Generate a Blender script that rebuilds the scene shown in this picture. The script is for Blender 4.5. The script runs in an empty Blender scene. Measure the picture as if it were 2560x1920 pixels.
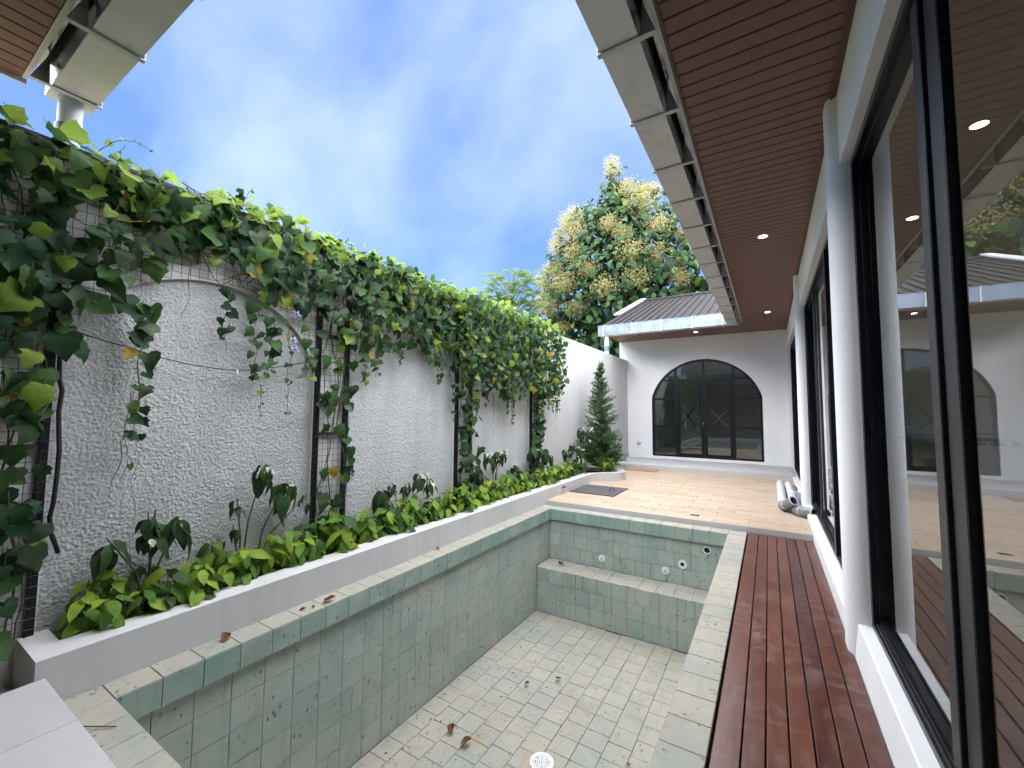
import bpy, bmesh, math, random
import numpy as np
from mathutils import Matrix, Vector, Quaternion
R = math.radians
rnd = random.Random(7)
nrs = np.random.RandomState(11)
S = bpy.context.scene
COL = S.collection

# ------------------------------------------------------------------ camera
EYE = 1.5
yaw, pitch, roll = R(31.493), R(3.781), R(0.4545)
cy, sy, cp, sp = math.cos(yaw), math.sin(yaw), math.cos(pitch), math.sin(pitch)
fwd = Vector((-sy * cp, cy * cp, sp)); rgt0 = Vector((cy, sy, 0)); up0 = rgt0.cross(fwd)
rgt = math.cos(roll) * rgt0 + math.sin(roll) * up0
upv = -math.sin(roll) * rgt0 + math.cos(roll) * up0
cam = bpy.data.cameras.new('camera'); camo = bpy.data.objects.new('camera', cam); COL.objects.link(camo)
cam.sensor_fit = 'HORIZONTAL'; cam.sensor_width = 36; cam.lens = 14.70; cam.clip_start = 0.02; cam.clip_end = 2000
mw = Matrix.Identity(4)
for i in range(3):
    mw[i][0], mw[i][1], mw[i][2] = rgt[i], upv[i], -fwd[i]
mw[0][3], mw[1][3], mw[2][3] = 0, 0, EYE
camo.matrix_world = mw
S.camera = camo

# ------------------------------------------------------------------ world, sun, exposure
SUN_DIR = Vector((0.10, -0.10, 0.98)).normalized()       # towards the sun (veiled by thin cloud)
sun_el = math.asin(SUN_DIR.z); sun_az = math.atan2(SUN_DIR.x, SUN_DIR.y)
SKY_STRENGTH, SUN_STRENGTH, SUN_ANGLE = 0.05, 5.0, 140
W = bpy.data.worlds.new('World'); S.world = W; W.use_nodes = True
wt = W.node_tree; wt.nodes.clear()
def wn(t, **k):
    n = wt.nodes.new(t)
    for a, b in k.items(): setattr(n, a, b)
    return n
w_out = wn('ShaderNodeOutputWorld'); w_bg = wn('ShaderNodeBackground'); w_bg.inputs['Strength'].default_value = SKY_STRENGTH
sky = wn('ShaderNodeTexSky', sky_type='NISHITA', sun_disc=False, sun_elevation=sun_el, sun_rotation=sun_az, air_density=1.15, dust_density=0.15, ozone_density=2.6)
tcw = wn('ShaderNodeTexCoord')
mp1 = wn('ShaderNodeMapping'); mp1.inputs['Rotation'].default_value = (0.5, 0.35, R(62)); mp1.inputs['Scale'].default_value = (1.0, 2.3, 1.8)
nz1 = wn('ShaderNodeTexNoise'); nz1.inputs['Scale'].default_value = 1.25; nz1.inputs['Detail'].default_value = 6; nz1.inputs['Roughness'].default_value = 0.50; nz1.inputs['Distortion'].default_value = 0.25
rmp = wn('ShaderNodeValToRGB'); rmp.color_ramp.elements[0].position = 0.38; rmp.color_ramp.elements[0].color = (0.08, 0.08, 0.08, 1); rmp.color_ramp.elements[1].position = 0.76; rmp.color_ramp.elements[1].color = (0.50, 0.50, 0.50, 1)
mixw = wn('ShaderNodeMix', data_type='RGBA'); mixw.inputs[7].default_value = (7.4, 8.5, 10.0, 1)
tint = wn('ShaderNodeMix', data_type='RGBA', blend_type='MULTIPLY'); tint.inputs[0].default_value = 1.0; tint.inputs[7].default_value = (0.55, 0.80, 1.22, 1)
L = wt.links.new
L(tcw.outputs['Generated'], mp1.inputs['Vector']); L(mp1.outputs[0], nz1.inputs['Vector']); L(nz1.outputs['Fac'], rmp.inputs[0])
L(sky.outputs[0], tint.inputs[6]); L(rmp.outputs[0], mixw.inputs[0]); L(tint.outputs[2], mixw.inputs[6])
L(mixw.outputs[2], w_bg.inputs['Color']); L(w_bg.outputs[0], w_out.inputs['Surface'])
sl = bpy.data.lights.new('sun', 'SUN'); sl.energy = SUN_STRENGTH; sl.angle = R(SUN_ANGLE); sl.color = (0.98, 0.985, 1.0)
slo = bpy.data.objects.new('sun', sl); COL.objects.link(slo); slo.location = (-6, -10, 25)
slo.rotation_euler = SUN_DIR.to_track_quat('Z', 'Y').to_euler()
vs = S.view_settings; vs.view_transform = 'Standard'; vs.look = 'None'; vs.exposure = 1.97; vs.gamma = 1; vs.use_curve_mapping = False
S.cycles.max_bounces = 6; S.cycles.diffuse_bounces = 3; S.cycles.glossy_bounces = 3; S.cycles.transmission_bounces = 3; S.cycles.transparent_max_bounces = 6
S.cycles.caustics_reflective = False; S.cycles.caustics_refractive = False; S.cycles.use_light_tree = False
S.cycles.use_adaptive_sampling = True; S.cycles.adaptive_threshold = 0.04
S.cycles.use_denoising = True
S.cycles.sample_clamp_indirect = 6

# ------------------------------------------------------------------ materials
MATS = {}
class NT:
    def __init__(s, name):
        s.m = bpy.data.materials.new(name); s.m.use_nodes = True; s.t = s.m.node_tree; s.t.nodes.clear()
        s.out = s.n('ShaderNodeOutputMaterial'); MATS[name] = s.m
    def n(s, t, **k):
        x = s.t.nodes.new(t)
        for a, b in k.items(): setattr(x, a, b)
        return x
    def l(s, a, b): s.t.links.new(a, b)
    def pos(s, scale=(1, 1, 1), perobj=0.0, rot=(0, 0, 0)):
        g = s.n('ShaderNodeNewGeometry'); v = g.outputs['Position']
        if perobj:
            oi = s.n('ShaderNodeObjectInfo'); mu = s.n('ShaderNodeVectorMath', operation='SCALE'); mu.inputs[0].default_value = (perobj, perobj * 1.7, perobj * .6)
            s.l(oi.outputs['Random'], mu.inputs['Scale']); ad = s.n('ShaderNodeVectorMath'); s.l(v, ad.inputs[0]); s.l(mu.outputs[0], ad.inputs[1]); v = ad.outputs[0]
        m = s.n('ShaderNodeMapping'); m.inputs['Scale'].default_value = scale; m.inputs['Rotation'].default_value = rot; s.l(v, m.inputs['Vector']); return m.outputs[0]
    def noise(s, v, scale, detail=4, rough=.55, dist=0):
        x = s.n('ShaderNodeTexNoise'); s.l(v, x.inputs['Vector']); x.inputs['Scale'].default_value = scale; x.inputs['Detail'].default_value = detail; x.inputs['Roughness'].default_value = rough; x.inputs['Distortion'].default_value = dist
        return x.outputs['Fac']
    def ramp(s, v, stops):
        r = s.n('ShaderNodeValToRGB'); cr = r.color_ramp
        while len(cr.elements) < len(stops): cr.elements.new(0.5)
        for e, (p, c) in zip(cr.elements, stops):
            e.position = p; e.color = (c, c, c, 1) if isinstance(c, (int, float)) else (*c, 1)
        s.l(v, r.inputs[0]); return r.outputs[0]
    def mix(s, f, a, b, mode='MIX'):
        x = s.n('ShaderNodeMix', data_type='RGBA', blend_type=mode)
        for i, v in ((0, f), (6, a), (7, b)):
            if hasattr(v, 'links'): s.l(v, x.inputs[i])
            elif isinstance(v, (int, float)): x.inputs[i].default_value = v if i == 0 else (v, v, v, 1)
            else: x.inputs[i].default_value = (*v, 1)
        return x.outputs[2]
    def bump(s, h, strength, dist=.01, prev=None):
        b = s.n('ShaderNodeBump'); b.inputs['Strength'].default_value = strength; b.inputs['Distance'].default_value = dist; s.l(h, b.inputs['Height'])
        if prev: s.l(prev, b.inputs['Normal'])
        return b.outputs[0]
    def pr(s, col, rough=.6, metal=0, normal=None, spec=.5, final=True):
        p = s.n('ShaderNodeBsdfPrincipled')
        for k, v in (('Base Color', col), ('Roughness', rough), ('Metallic', metal), ('Specular IOR Level', spec)):
            if hasattr(v, 'links'): s.l(v, p.inputs[k])
            elif isinstance(v, (int, float)): p.inputs[k].default_value = v
            else: p.inputs[k].default_value = (*v, 1)
        if normal: s.l(normal, p.inputs['Normal'])
        if final: s.l(p.outputs[0], s.out.inputs['Surface'])
        return p.outputs[0]

def plaster(name, c, c2, amt=.5, bumpy=.15):
    t = NT(name); v = t.pos()
    big = t.ramp(t.noise(v, 1.3, 5, .6), [(.35, 0), (.75, amt)])
    streak = t.ramp(t.noise(t.pos((7, 7, .5)), 1.5, 4, .6), [(.5, 0), (.85, amt * .6)])
    col = t.mix(streak, t.mix(big, c, c2), tuple(x * .86 for x in c2))
    t.pr(col, .82, normal=t.bump(t.noise(v, 55, 3), bumpy, .004), spec=.25)
plaster('white_plaster', (.77, .77, .77), (.67, .665, .66), .5)
plaster('planter_plaster', (.63, .62, .61), (.47, .455, .435), .65)
plaster('plain_wall', (.50, .495, .49), (.42, .415, .41), .6)
plaster('trellis_wall', (.70, .69, .67), (.56, .55, .53), .5)
plaster('porch_stone', (.49, .478, .473), (.41, .40, .395), .5, .05)
plaster('interior_paint', (.62, .62, .60), (.55, .55, .54), .3)
# rough stucco
t = NT('rough_stucco'); v = t.pos()
grain = t.noise(v, 150, 4, .75)
col = t.mix(t.ramp(grain, [(.40, 0), (.60, 1)]), (.40, .405, .402), (.66, .66, .65))
damp = t.ramp(t.noise(t.pos((3.0, 3.0, .55)), 1.4, 5, .6), [(.42, 0), (.70, .75)])
col = t.mix(damp, col, t.mix(.55, col, (.36, .37, .36)))
moss = t.n('ShaderNodeSeparateXYZ'); g0 = t.n('ShaderNodeNewGeometry'); t.l(g0.outputs['Position'], moss.inputs[0])
low = t.n('ShaderNodeMapRange'); low.inputs[1].default_value = .75; low.inputs[2].default_value = .2; t.l(moss.outputs[2], low.inputs[0])
mm = t.n('ShaderNodeMath', operation='MULTIPLY'); t.l(low.outputs[0], mm.inputs[0]); t.l(t.ramp(t.noise(v, 3.5, 5, .65), [(.45, 0), (.7, .6)]), mm.inputs[1])
col = t.mix(mm.outputs[0], col, (.30, .32, .23))
t.pr(col, .92, normal=t.bump(grain, .35, .006), spec=.15)
# green pool stone
def stone(name, a, b, dust, dustamt, stain):
    t = NT(name); v = t.pos(perobj=7.0); oi = t.n('ShaderNodeObjectInfo')
    col = t.mix(oi.outputs['Random'], a, b)
    col = t.mix(t.ramp(t.noise(v, 5, 5, .65, .6), [(.35, 0), (.68, .7)]), col, tuple(x * .82 for x in a))
    col = t.mix(t.ramp(t.noise(t.pos(), 1.6, 5, .65), [(.36, 0), (.66, dustamt)]), col, dust)
    col = t.mix(t.ramp(t.noise(t.pos(), 2.7, 6, .7, 1.0), [(.56, 0), (.72, stain)]), col, (.36, .27, .17))
    vein = t.n('ShaderNodeTexWave'); t.l(v, vein.inputs[0]); vein.inputs['Scale'].default_value = 3; vein.inputs['Distortion'].default_value = 9; vein.inputs['Detail'].default_value = 3
    col = t.mix(t.ramp(vein.outputs['Fac'], [(.92, 0), (1.0, .12)]), col, tuple(x * .62 for x in a))
    pit = t.n('ShaderNodeTexVoronoi'); t.l(t.pos((1, 1, .55), 7.0), pit.inputs['Vector']); pit.inputs['Scale'].default_value = 26; pit.inputs['Randomness'].default_value = 1
    msk = t.ramp(t.noise(v, 9, 4, .6), [(.49, 0), (.60, 1)])
    pf = t.n('ShaderNodeMath', operation='MULTIPLY'); t.l(t.ramp(pit.outputs['Distance'], [(.12, 1), (.28, 0)]), pf.inputs[0]); t.l(msk, pf.inputs[1])
    col = t.mix(pf.outputs[0], col, (.075, .125, .105))
    run = t.ramp(t.noise(t.pos((9, 9, .7)), 1.6, 5, .65, .3), [(.56, 0), (.70, .55)])
    col = t.mix(run, col, t.mix(.55, col, (.25, .22, .16)))
    nb = t.bump(t.noise(v, 60, 4, .6), .25, .004)
    t.pr(col, .75, normal=nb, spec=.3)
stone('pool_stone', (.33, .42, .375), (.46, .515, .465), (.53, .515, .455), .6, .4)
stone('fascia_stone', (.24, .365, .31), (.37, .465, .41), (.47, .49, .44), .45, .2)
stone('dusty_stone', (.305, .322, .282), (.355, .355, .305), (.41, .36, .285), .9, .9)
t = NT('grout'); t.pr(t.mix(t.noise(t.pos(), 6, 5), (.30, .275, .225), (.19, .175, .14)), .95, spec=.1)
t = NT('skirt'); t.pr((.25, .24, .23), .9)
# terrace tile, wood look
t = NT('terrace_tile'); oi = t.n('ShaderNodeObjectInfo')
v = t.pos((.9, 9, 1), 5.0)
col = t.mix(oi.outputs['Random'], (.36, .255, .165), (.46, .35, .25))
col = t.mix(t.ramp(t.noise(v, 2.6, 6, .6, .8), [(.32, 0), (.72, .75)]), col, (.52, .42, .32))
col = t.mix(t.ramp(t.noise(t.pos(), 1.1, 5, .7), [(.5, 0), (.8, .35)]), col, (.55, .46, .37))
t.pr(col, .62, normal=t.bump(t.noise(v, 9, 4), .08, .003), spec=.35)
t = NT('terrace_grout'); t.pr((.40, .34, .27), .95)
# merbau decking
t = NT('deck_wood'); oi = t.n('ShaderNodeObjectInfo'); v = t.pos((14, .8, 3), 9.0)
gr = t.noise(v, 2.2, 8, .65, 1.2)
col = t.mix(oi.outputs['Random'], (.055, .014, .010), (.145, .048, .025))
col = t.mix(t.ramp(gr, [(.35, 0), (.70, .85)]), col, (.060, .018, .012))
col = t.mix(t.ramp(t.noise(t.pos((5, 1.2, 1), 4.0), 1.3, 5, .6), [(.5, 0), (.75, .7)]), col, (.17, .060, .030))
dust = t.ramp(t.noise(t.pos((2.5, 1.6, 1)), 2.3, 7, .72, 1.6), [(.50, 0), (.76, .55)])
col = t.mix(dust, col, (.25, .16, .135))
scr = t.ramp(t.noise(t.pos((60, 2.0, 1)), 1.5, 5, .7, .4), [(.66, 0), (.78, .4)])
col = t.mix(scr, col, (.36, .20, .13))
sw = t.n('ShaderNodeTexWave', wave_type='RINGS'); t.l(t.pos((1, .8, 1)), sw.inputs[0]); sw.inputs['Scale'].default_value = 3.2; sw.inputs['Distortion'].default_value = 6; sw.inputs['Detail'].default_value = 4; sw.inputs['Detail Roughness'].default_value = .7
sf = t.n('ShaderNodeMath', operation='MULTIPLY'); t.l(t.ramp(sw.outputs['Fac'], [(.72, 0), (1.0, .22)]), sf.inputs[0]); t.l(t.ramp(t.noise(t.pos(), 1.9, 3), [(.50, 0), (.62, 1)]), sf.inputs[1])
col = t.mix(sf.outputs[0], col, (.30, .20, .17))
rg = t.ramp(dust, [(0, .28), (.5, .52)])
t.pr(col, rg, normal=t.bump(t.noise(t.pos((60, 2.5, 3), 9.0), 2, 6), .14, .003), spec=.5)
# grey weathered lid wood / brown mat wood
t = NT('grey_wood'); t.pr(t.mix(t.ramp(t.noise(t.pos((2, 18, 1), 3.0), 3, 6, .6), [(.3, 0), (.7, 1)]), (.045, .040, .042), (.11, .10, .10)), .75)
t = NT('brown_wood'); t.pr(t.mix(t.noise(t.pos((2, 18, 1), 3.0), 3, 6, .6), (.30, .15, .09), (.45, .27, .17)), .7)
# metals
t = NT('black_metal'); t.pr(t.mix(t.ramp(t.noise(t.pos(), 9, 4), [(.5, 0), (.8, .5)]), (.004, .0045, .0075), (.010, .010, .013)), .32, spec=.28)
t = NT('dusty_metal'); t.pr(t.mix(t.noise(t.pos((1, 1, .4)), 8, 5), (.016, .015, .017), (.036, .034, .035)), .5)
t = NT('gutter_metal'); v = t.pos()
sm = t.ramp(t.noise(t.pos((2.0, 2.0, 1)), 3, 6, .7, 1.2), [(.56, 0), (.70, .6)])
t.pr(t.mix(sm, (.40, .43, .47), (.27, .265, .265)), t.ramp(t.noise(v, 4, 4), [(.3, .16), (.7, .26)]), .80, normal=t.bump(t.noise(v, 1.2, 2), .03, .02))
t = NT('gutter_pale_copy'); t.pr(t.mix(t.ramp(t.noise(t.pos((2.0, 2.0, 1)), 3, 6, .7, 1.2), [(.54, 0), (.72, .7)]), (.60, .605, .605), (.40, .385, .37)), .5, .2, spec=.35)  # smudged, paler copy of gutter_metal: underside brightness put into the colour
t = NT('fascia_paint'); t.pr(t.mix(t.noise(t.pos((1, 1, 1)), 3, 5), (.60, .60, .59), (.46, .46, .45)), .6)
t = NT('soffit_panel'); oi = t.n('ShaderNodeObjectInfo')
t.pr(t.mix(.25, t.mix(oi.outputs['Random'], (.150, .066, .048), (.172, .078, .057)), t.mix(t.noise(t.pos((1, 1, 1), 3.0), 14, 5), (.115, .047, .034), (.20, .090, .065))), .48, spec=.4)
t = NT('soffit_trim'); t.pr((.07, .028, .020), .5)
t = NT('roof_metal'); t.pr(t.mix(t.ramp(t.noise(t.pos((2, 2, 2)), 2.2, 6, .7), [(.35, 0), (.7, 1)]), (.013, .0105, .0105), (.028, .023, .023)), .7, spec=.12)
t = NT('flashing'); t.pr(t.mix(t.noise(t.pos(), 6, 4), (.62, .64, .66), (.48, .50, .52)), .45)
t = NT('pvc_grey'); t.pr(t.mix(t.ramp(t.noise(t.pos(), 7, 5, .6), [(.5, 0), (.75, .5)]), (.62, .63, .66), (.46, .46, .47)), .42)
t = NT('pvc_dark'); t.pr(t.mix(t.noise(t.pos(), 8, 4), (.135, .16, .175), (.19, .215, .225)), .35)
t = NT('pvc_white'); t.pr((.80, .80, .80), .35)
t = NT('rubber_black'); t.pr((.012, .012, .014), .6)
t = NT('hole'); t.pr((.006, .006, .006), .9)
t = NT('chrome'); t.pr((.75, .75, .75), .18, 1.0)
t = NT('tape_black'); t.pr((.003, .003, .004), .8, spec=.05)
t = NT('cross_grey'); t.pr((.06, .06, .065), .8, spec=.05)
t = NT('marble'); t.pr(t.mix(t.ramp(t.noise(t.pos(), 3, 7, .7, 2), [(.45, 0), (.6, 1)]), (.7, .7, .7), (.25, .25, .27)), .25)
t = NT('cabinet'); t.pr((.22, .13, .08), .5)
t = NT('soil'); t.pr(t.mix(t.noise(t.pos(), 25, 6, .7), (.018, .014, .011), (.06, .045, .033)), 1.0, normal=t.bump(t.noise(t.pos(), 40, 5), .8, .02), spec=.1)
t = NT('ground_earth'); t.pr(t.mix(t.noise(t.pos(), .4, 6, .7), (.10, .11, .05), (.17, .14, .09)), 1.0, spec=.1)
t = NT('side_tile'); t.pr(t.mix(t.noise(t.pos((2, 10, 1)), 2, 6, .7), (.42, .36, .29), (.55, .49, .41)), .7)
t = NT('bark'); t.pr(t.mix(t.noise(t.pos((6, 6, 1)), 4, 6, .7), (.10, .075, .055), (.22, .18, .14)), .9, normal=t.bump(t.noise(t.pos((9, 9, 2)), 5, 5), .5, .03))
t = NT('stem_brown'); t.pr(t.mix(t.noise(t.pos(), 30, 4), (.045, .030, .022), (.10, .07, .045)), .85)
t = NT('stem_green'); t.pr((.09, .11, .04), .7)
t = NT('lamp_lens'); e = t.n('ShaderNodeEmission'); e.inputs[0].default_value = (1.0, .80, .45, 1); e.inputs[1].default_value = 9; t.l(e.outputs[0], t.out.inputs['Surface'])
t = NT('lamp_ring'); t.pr((.65, .58, .45), .4)
# glass: thin pane, reflection by Fresnel over a tinted see-through
def glass(name, tintc, ior, boost):
    t = NT(name); g = t.n('ShaderNodeBsdfGlossy'); g.inputs['Roughness'].default_value = .0; g.inputs['Color'].default_value = (.93, .96, .97, 1)
    tr = t.n('ShaderNodeBsdfTransparent'); tr.inputs[0].default_value = (*tintc, 1)
    f = t.n('ShaderNodeFresnel'); f.inputs['IOR'].default_value = ior
    m = t.n('ShaderNodeMath', operation='MULTIPLY_ADD', use_clamp=True); t.l(f.outputs[0], m.inputs[0]); m.inputs[1].default_value = 1.0; m.inputs[2].default_value = boost
    x = t.n('ShaderNodeMixShader'); t.l(m.outputs[0], x.inputs[0]); t.l(tr.outputs[0], x.inputs[1]); t.l(g.outputs[0], x.inputs[2]); t.l(x.outputs[0], t.out.inputs['Surface'])
glass('window_glass', (.72, .76, .77), 1.9, .06)
glass('door_glass', (.42, .44, .45), 1.6, .06)
# leaves
def leafmat(name, a, b, trans=.35, rough=.55, spot=None):
    t = NT(name); g = t.n('ShaderNodeNewGeometry'); oi = t.n('ShaderNodeObjectInfo')
    ad = t.n('ShaderNodeMath'); t.l(g.outputs['Random Per Island'], ad.inputs[0]); t.l(oi.outputs['Random'], ad.inputs[1]); fr = t.n('ShaderNodeMath', operation='FRACT'); t.l(ad.outputs[0], fr.inputs[0])
    col = t.mix(fr.outputs[0], a, b)
    col = t.mix(t.ramp(t.noise(t.pos(), 38, 3, .6), [(.42, 0), (.75, .5)]), col, tuple(x * .6 for x in a))
    if spot: col = t.mix(t.ramp(t.noise(t.pos(), 17, 4, .6), [(.45, 0), (.62, .9)]), col, spot)
    p = t.pr(col, rough, final=False, spec=.2)
    tl = t.n('ShaderNodeBsdfTranslucent'); t.l(t.mix(.5, col, tuple(min(1, x * 1.5) for x in b)), tl.inputs[0])
    x = t.n('ShaderNodeMixShader'); x.inputs[0].default_value = trans; t.l(p, x.inputs[1]); t.l(tl.outputs[0], x.inputs[2]); t.l(x.outputs[0], t.out.inputs['Surface'])
leafmat('vine_dark', (.014, .046, .020), (.034, .078, .030), .25)
leafmat('vine_mid', (.042, .10, .028), (.075, .15, .042), .38)
leafmat('vine_pale', (.060, .10, .055), (.11, .155, .085), .3)
leafmat('vine_light', (.15, .26, .035), (.26, .36, .06), .45)
leafmat('vine_yellow', (.42, .26, .025), (.52, .36, .05), .35, spot=(.22, .17, .03))
leafmat('bed_lime', (.20, .34, .03), (.36, .48, .06), .42)
leafmat('bed_green', (.085, .19, .03), (.15, .28, .045), .38)
leafmat('bed_deep', (.035, .080, .026), (.06, .12, .035), .32)
leafmat('shrub_dark', (.022, .046, .020), (.042, .078, .030), .25)
leafmat('bract_white', (.62, .64, .50), (.74, .75, .62), .35)
leafmat('petal_mauve', (.50, .44, .72), (.60, .55, .80), .3)
leafmat('petal_throat', (.16, .10, .30), (.25, .16, .38), .2)
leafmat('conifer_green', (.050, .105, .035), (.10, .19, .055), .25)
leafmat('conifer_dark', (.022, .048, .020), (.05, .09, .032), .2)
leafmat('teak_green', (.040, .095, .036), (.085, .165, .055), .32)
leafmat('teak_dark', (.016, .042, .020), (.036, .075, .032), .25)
leafmat('teak_lime', (.13, .20, .04), (.19, .27, .06), .4)
leafmat('teak_flower', (.40, .36, .14), (.56, .50, .24), .35, .8)
leafmat('feather_green', (.12, .20, .05), (.19, .27, .085), .35)
leafmat('dry_leaf', (.15, .055, .028), (.26, .12, .06), .15, .7, spot=(.08, .03, .018))
M = MATS

# ------------------------------------------------------------------ mesh helpers
WL = {}
class MB:
    def __init__(s): s.v = []; s.f = []; s.mi = []
    def add(s, vs, fs, mi=0):
        o = len(s.v); s.v += [tuple(p) for p in vs]; s.f += [tuple(i + o for i in f) for f in fs]; s.mi += [mi] * len(fs); return s
    def box(s, x0, x1, y0, y1, z0, z1, mi=0):
        return s.add([(x, y, z) for z in (z0, z1) for y in (y0, y1) for x in (x0, x1)], [(0, 2, 3, 1), (4, 5, 7, 6), (0, 1, 5, 4), (2, 6, 7, 3), (0, 4, 6, 2), (1, 3, 7, 5)], mi)
    def prism(s, poly, axis, a, b, mi=0):            # poly: 2-D points, extruded along axis from a to b
        n = len(poly); pt = {'x': lambda p, c: (c, p[0], p[1]), 'y': lambda p, c: (p[0], c, p[1]), 'z': lambda p, c: (p[0], p[1], c)}[axis]
        s.add([pt(p, a) for p in poly] + [pt(p, b) for p in poly], [tuple(range(n))[::-1], tuple(range(n, 2 * n))] + [(i, (i + 1) % n, n + (i + 1) % n, n + i) for i in range(n)], mi); return s
    def tube(s, pts, r, n=8, mi=0, cap=True):
        pts = [Vector(p) for p in pts]; rs = r if isinstance(r, (list, tuple)) else [r] * len(pts); o = len(s.v); prev = None
        for i, p in enumerate(pts):
            d = (pts[min(i + 1, len(pts) - 1)] - pts[max(i - 1, 0)]).normalized()
            if prev is None: a = d.orthogonal().normalized()
            else: a = (prev - d * prev.dot(d)).normalized()
            prev = a; b = d.cross(a)
            s.v += [tuple(p + (a * math.cos(2 * math.pi * k / n) + b * math.sin(2 * math.pi * k / n)) * rs[i]) for k in range(n)]
        for i in range(len(pts) - 1):
            for k in range(n): s.f.append((o + i * n + k, o + i * n + (k + 1) % n, o + (i + 1) * n + (k + 1) % n, o + (i + 1) * n + k)); s.mi.append(mi)
        if cap:
            s.f.append(tuple(o + k for k in range(n))[::-1]); s.f.append(tuple(o + (len(pts) - 1) * n + k for k in range(n))); s.mi += [mi, mi]
        return s
    def pipe(s, pts, r, wall, n=20, mi=0):           # hollow tube
        s.tube(pts, r, n, mi, False); s.tube(pts, r - wall, n, mi, False); return s
    def ring(s, c, axis, r0, r1, h, n=24, mi=0):      # flat washer with thickness along axis
        ax = Vector(axis).normalized(); a = ax.orthogonal().normalized(); b = ax.cross(a); c = Vector(c); o = len(s.v)
        for (rr, hh) in ((r0, 0), (r1, 0), (r1, h), (r0, h)):
            s.v += [tuple(c + ax * hh + (a * math.cos(2 * math.pi * k / n) + b * math.sin(2 * math.pi * k / n)) * rr) for k in range(n)]
        for q in range(4):
            for k in range(n): s.f.append((o + q * n + k, o + q * n + (k + 1) % n, o + ((q + 1) % 4) * n + (k + 1) % n, o + ((q + 1) % 4) * n + k)); s.mi.append(mi)
        return s
    def mesh(s, name, mats, smooth=False):
        m = bpy.data.meshes.new(name); m.from_pydata(s.v, [], s.f)
        for k in (mats if isinstance(mats, (list, tuple)) else [mats]): m.materials.append(M[k])
        if any(s.mi): m.polygons.foreach_set('material_index', s.mi)
        if smooth: m.polygons.foreach_set('use_smooth', [True] * len(s.f))
        m.update(); return m
def fixn(m):
    b = bmesh.new(); b.from_mesh(m); bmesh.ops.recalc_face_normals(b, faces=b.faces); b.to_mesh(m); b.free(); return m
def wl(o): return WL.get(o, Vector((0, 0, 0)))
def link(name, data, parent=None, loc=None):
    o = bpy.data.objects.new(name, data); COL.objects.link(o)
    if parent is not None:
        o.parent = parent; o.location = (Vector(loc) if loc is not None else Vector((0, 0, 0))) - wl(parent)
    elif loc is not None: o.location = loc
    WL[o] = Vector(loc) if loc is not None else Vector((0, 0, 0))
    return o
def obj(name, mb, mats, parent=None, smooth=False, bevel=0, fix=True, angle=None):
    m = mb.mesh(name, mats, smooth or angle is not None)
    if fix: fixn(m)
    o = link(name, m, parent)
    if bevel:
        b = o.modifiers.new('bevel', 'BEVEL'); b.width = bevel; b.segments = 2; b.limit_method = 'ANGLE'; b.angle_limit = R(40); b.harden_normals = False
    if angle is not None: m.set_sharp_from_angle(angle=R(angle))
    return o
def tag(o, label, cat, group=None):
    o['label'] = label; o['category'] = cat
    if group: o['group'] = group
    return o
def struct(o): o['kind'] = 'structure'; return o
def stuff(o): o['kind'] = 'stuff'; return o
def thing(name, loc, label, cat, group=None):
    o = bpy.data.objects.new(name, None); COL.objects.link(o); o.location = loc; WL[o] = Vector(loc); o.empty_display_size = .2
    return tag(o, label, cat, group)
def piece(name, mesh, parent, mat4):                  # a child with shared mesh data, matrix given in world space
    o = bpy.data.objects.new(name, mesh); COL.objects.link(o); o.parent = parent
    o.matrix_local = Matrix.Translation(-wl(parent)) @ mat4; WL[o] = mat4.translation.copy(); return o
def basis(x, y, z, t):
    m = Matrix.Identity(4)
    for i in range(3): m[i][0], m[i][1], m[i][2], m[i][3] = x[i], y[i], z[i], t[i]
    return m
TM = {}
def tile_mesh(w, h, th, mat, ch=.0025):
    k = (round(w, 3), round(h, 3), th, mat)
    if k not in TM:
        a, b = w / 2, h / 2; mb = MB()
        mb.add([(-a, -b, 0), (a, -b, 0), (a, b, 0), (-a, b, 0), (-a, -b, th - ch), (a, -b, th - ch), (a, b, th - ch), (-a, b, th - ch),
                (-a + ch, -b + ch, th), (a - ch, -b + ch, th), (a - ch, b - ch, th), (-a + ch, b - ch, th)],
               [(0, 1, 5, 4), (1, 2, 6, 5), (2, 3, 7, 6), (3, 0, 4, 7), (4, 5, 9, 8), (5, 6, 10, 9), (6, 7, 11, 10), (7, 4, 8, 11), (8, 9, 10, 11)])
        TM[k] = mb.mesh('tile', mat)
    return TM[k]
X, Y, Z = Vector((1, 0, 0)), Vector((0, 1, 0)), Vector((0, 0, 1))
def lay(name, parent, c, u, v, n, w, h, th, mat, gap=.0028, jit=.0012, tilt=.004):
    q = Quaternion(u, rnd.gauss(0, tilt)) @ Quaternion(v, rnd.gauss(0, tilt))
    return piece(name, tile_mesh(w - gap, h - gap, th, mat), parent, basis(q @ u, q @ v, q @ n, Vector(c) + n * rnd.uniform(-jit, jit)))

# ================================================================== SETTING
# ---- ground: one sheet to the horizon with the pool pit left open
PX0, PX1, PY0, PY1 = -3.05, -.30, .70, 6.15
g = MB(); xs = [-600, PX0, PX1, 600]; ys = [-600, PY0, PY1, 600]
for i in range(3):
    for j in range(3):
        if i == 1 and j == 1: continue
        g.add([(xs[i], ys[j], -.06), (xs[i + 1], ys[j], -.06), (xs[i + 1], ys[j + 1], -.06), (xs[i], ys[j + 1], -.06)], [(0, 1, 2, 3)])
struct(obj('ground', g, 'ground_earth'))
struct(obj('side_path', MB().box(-3.56, -3.10, -1.0, .613, -.055, -.004).box(-6, -3.62, -3, .30, -.05, -.006), 'side_tile'))

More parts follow.
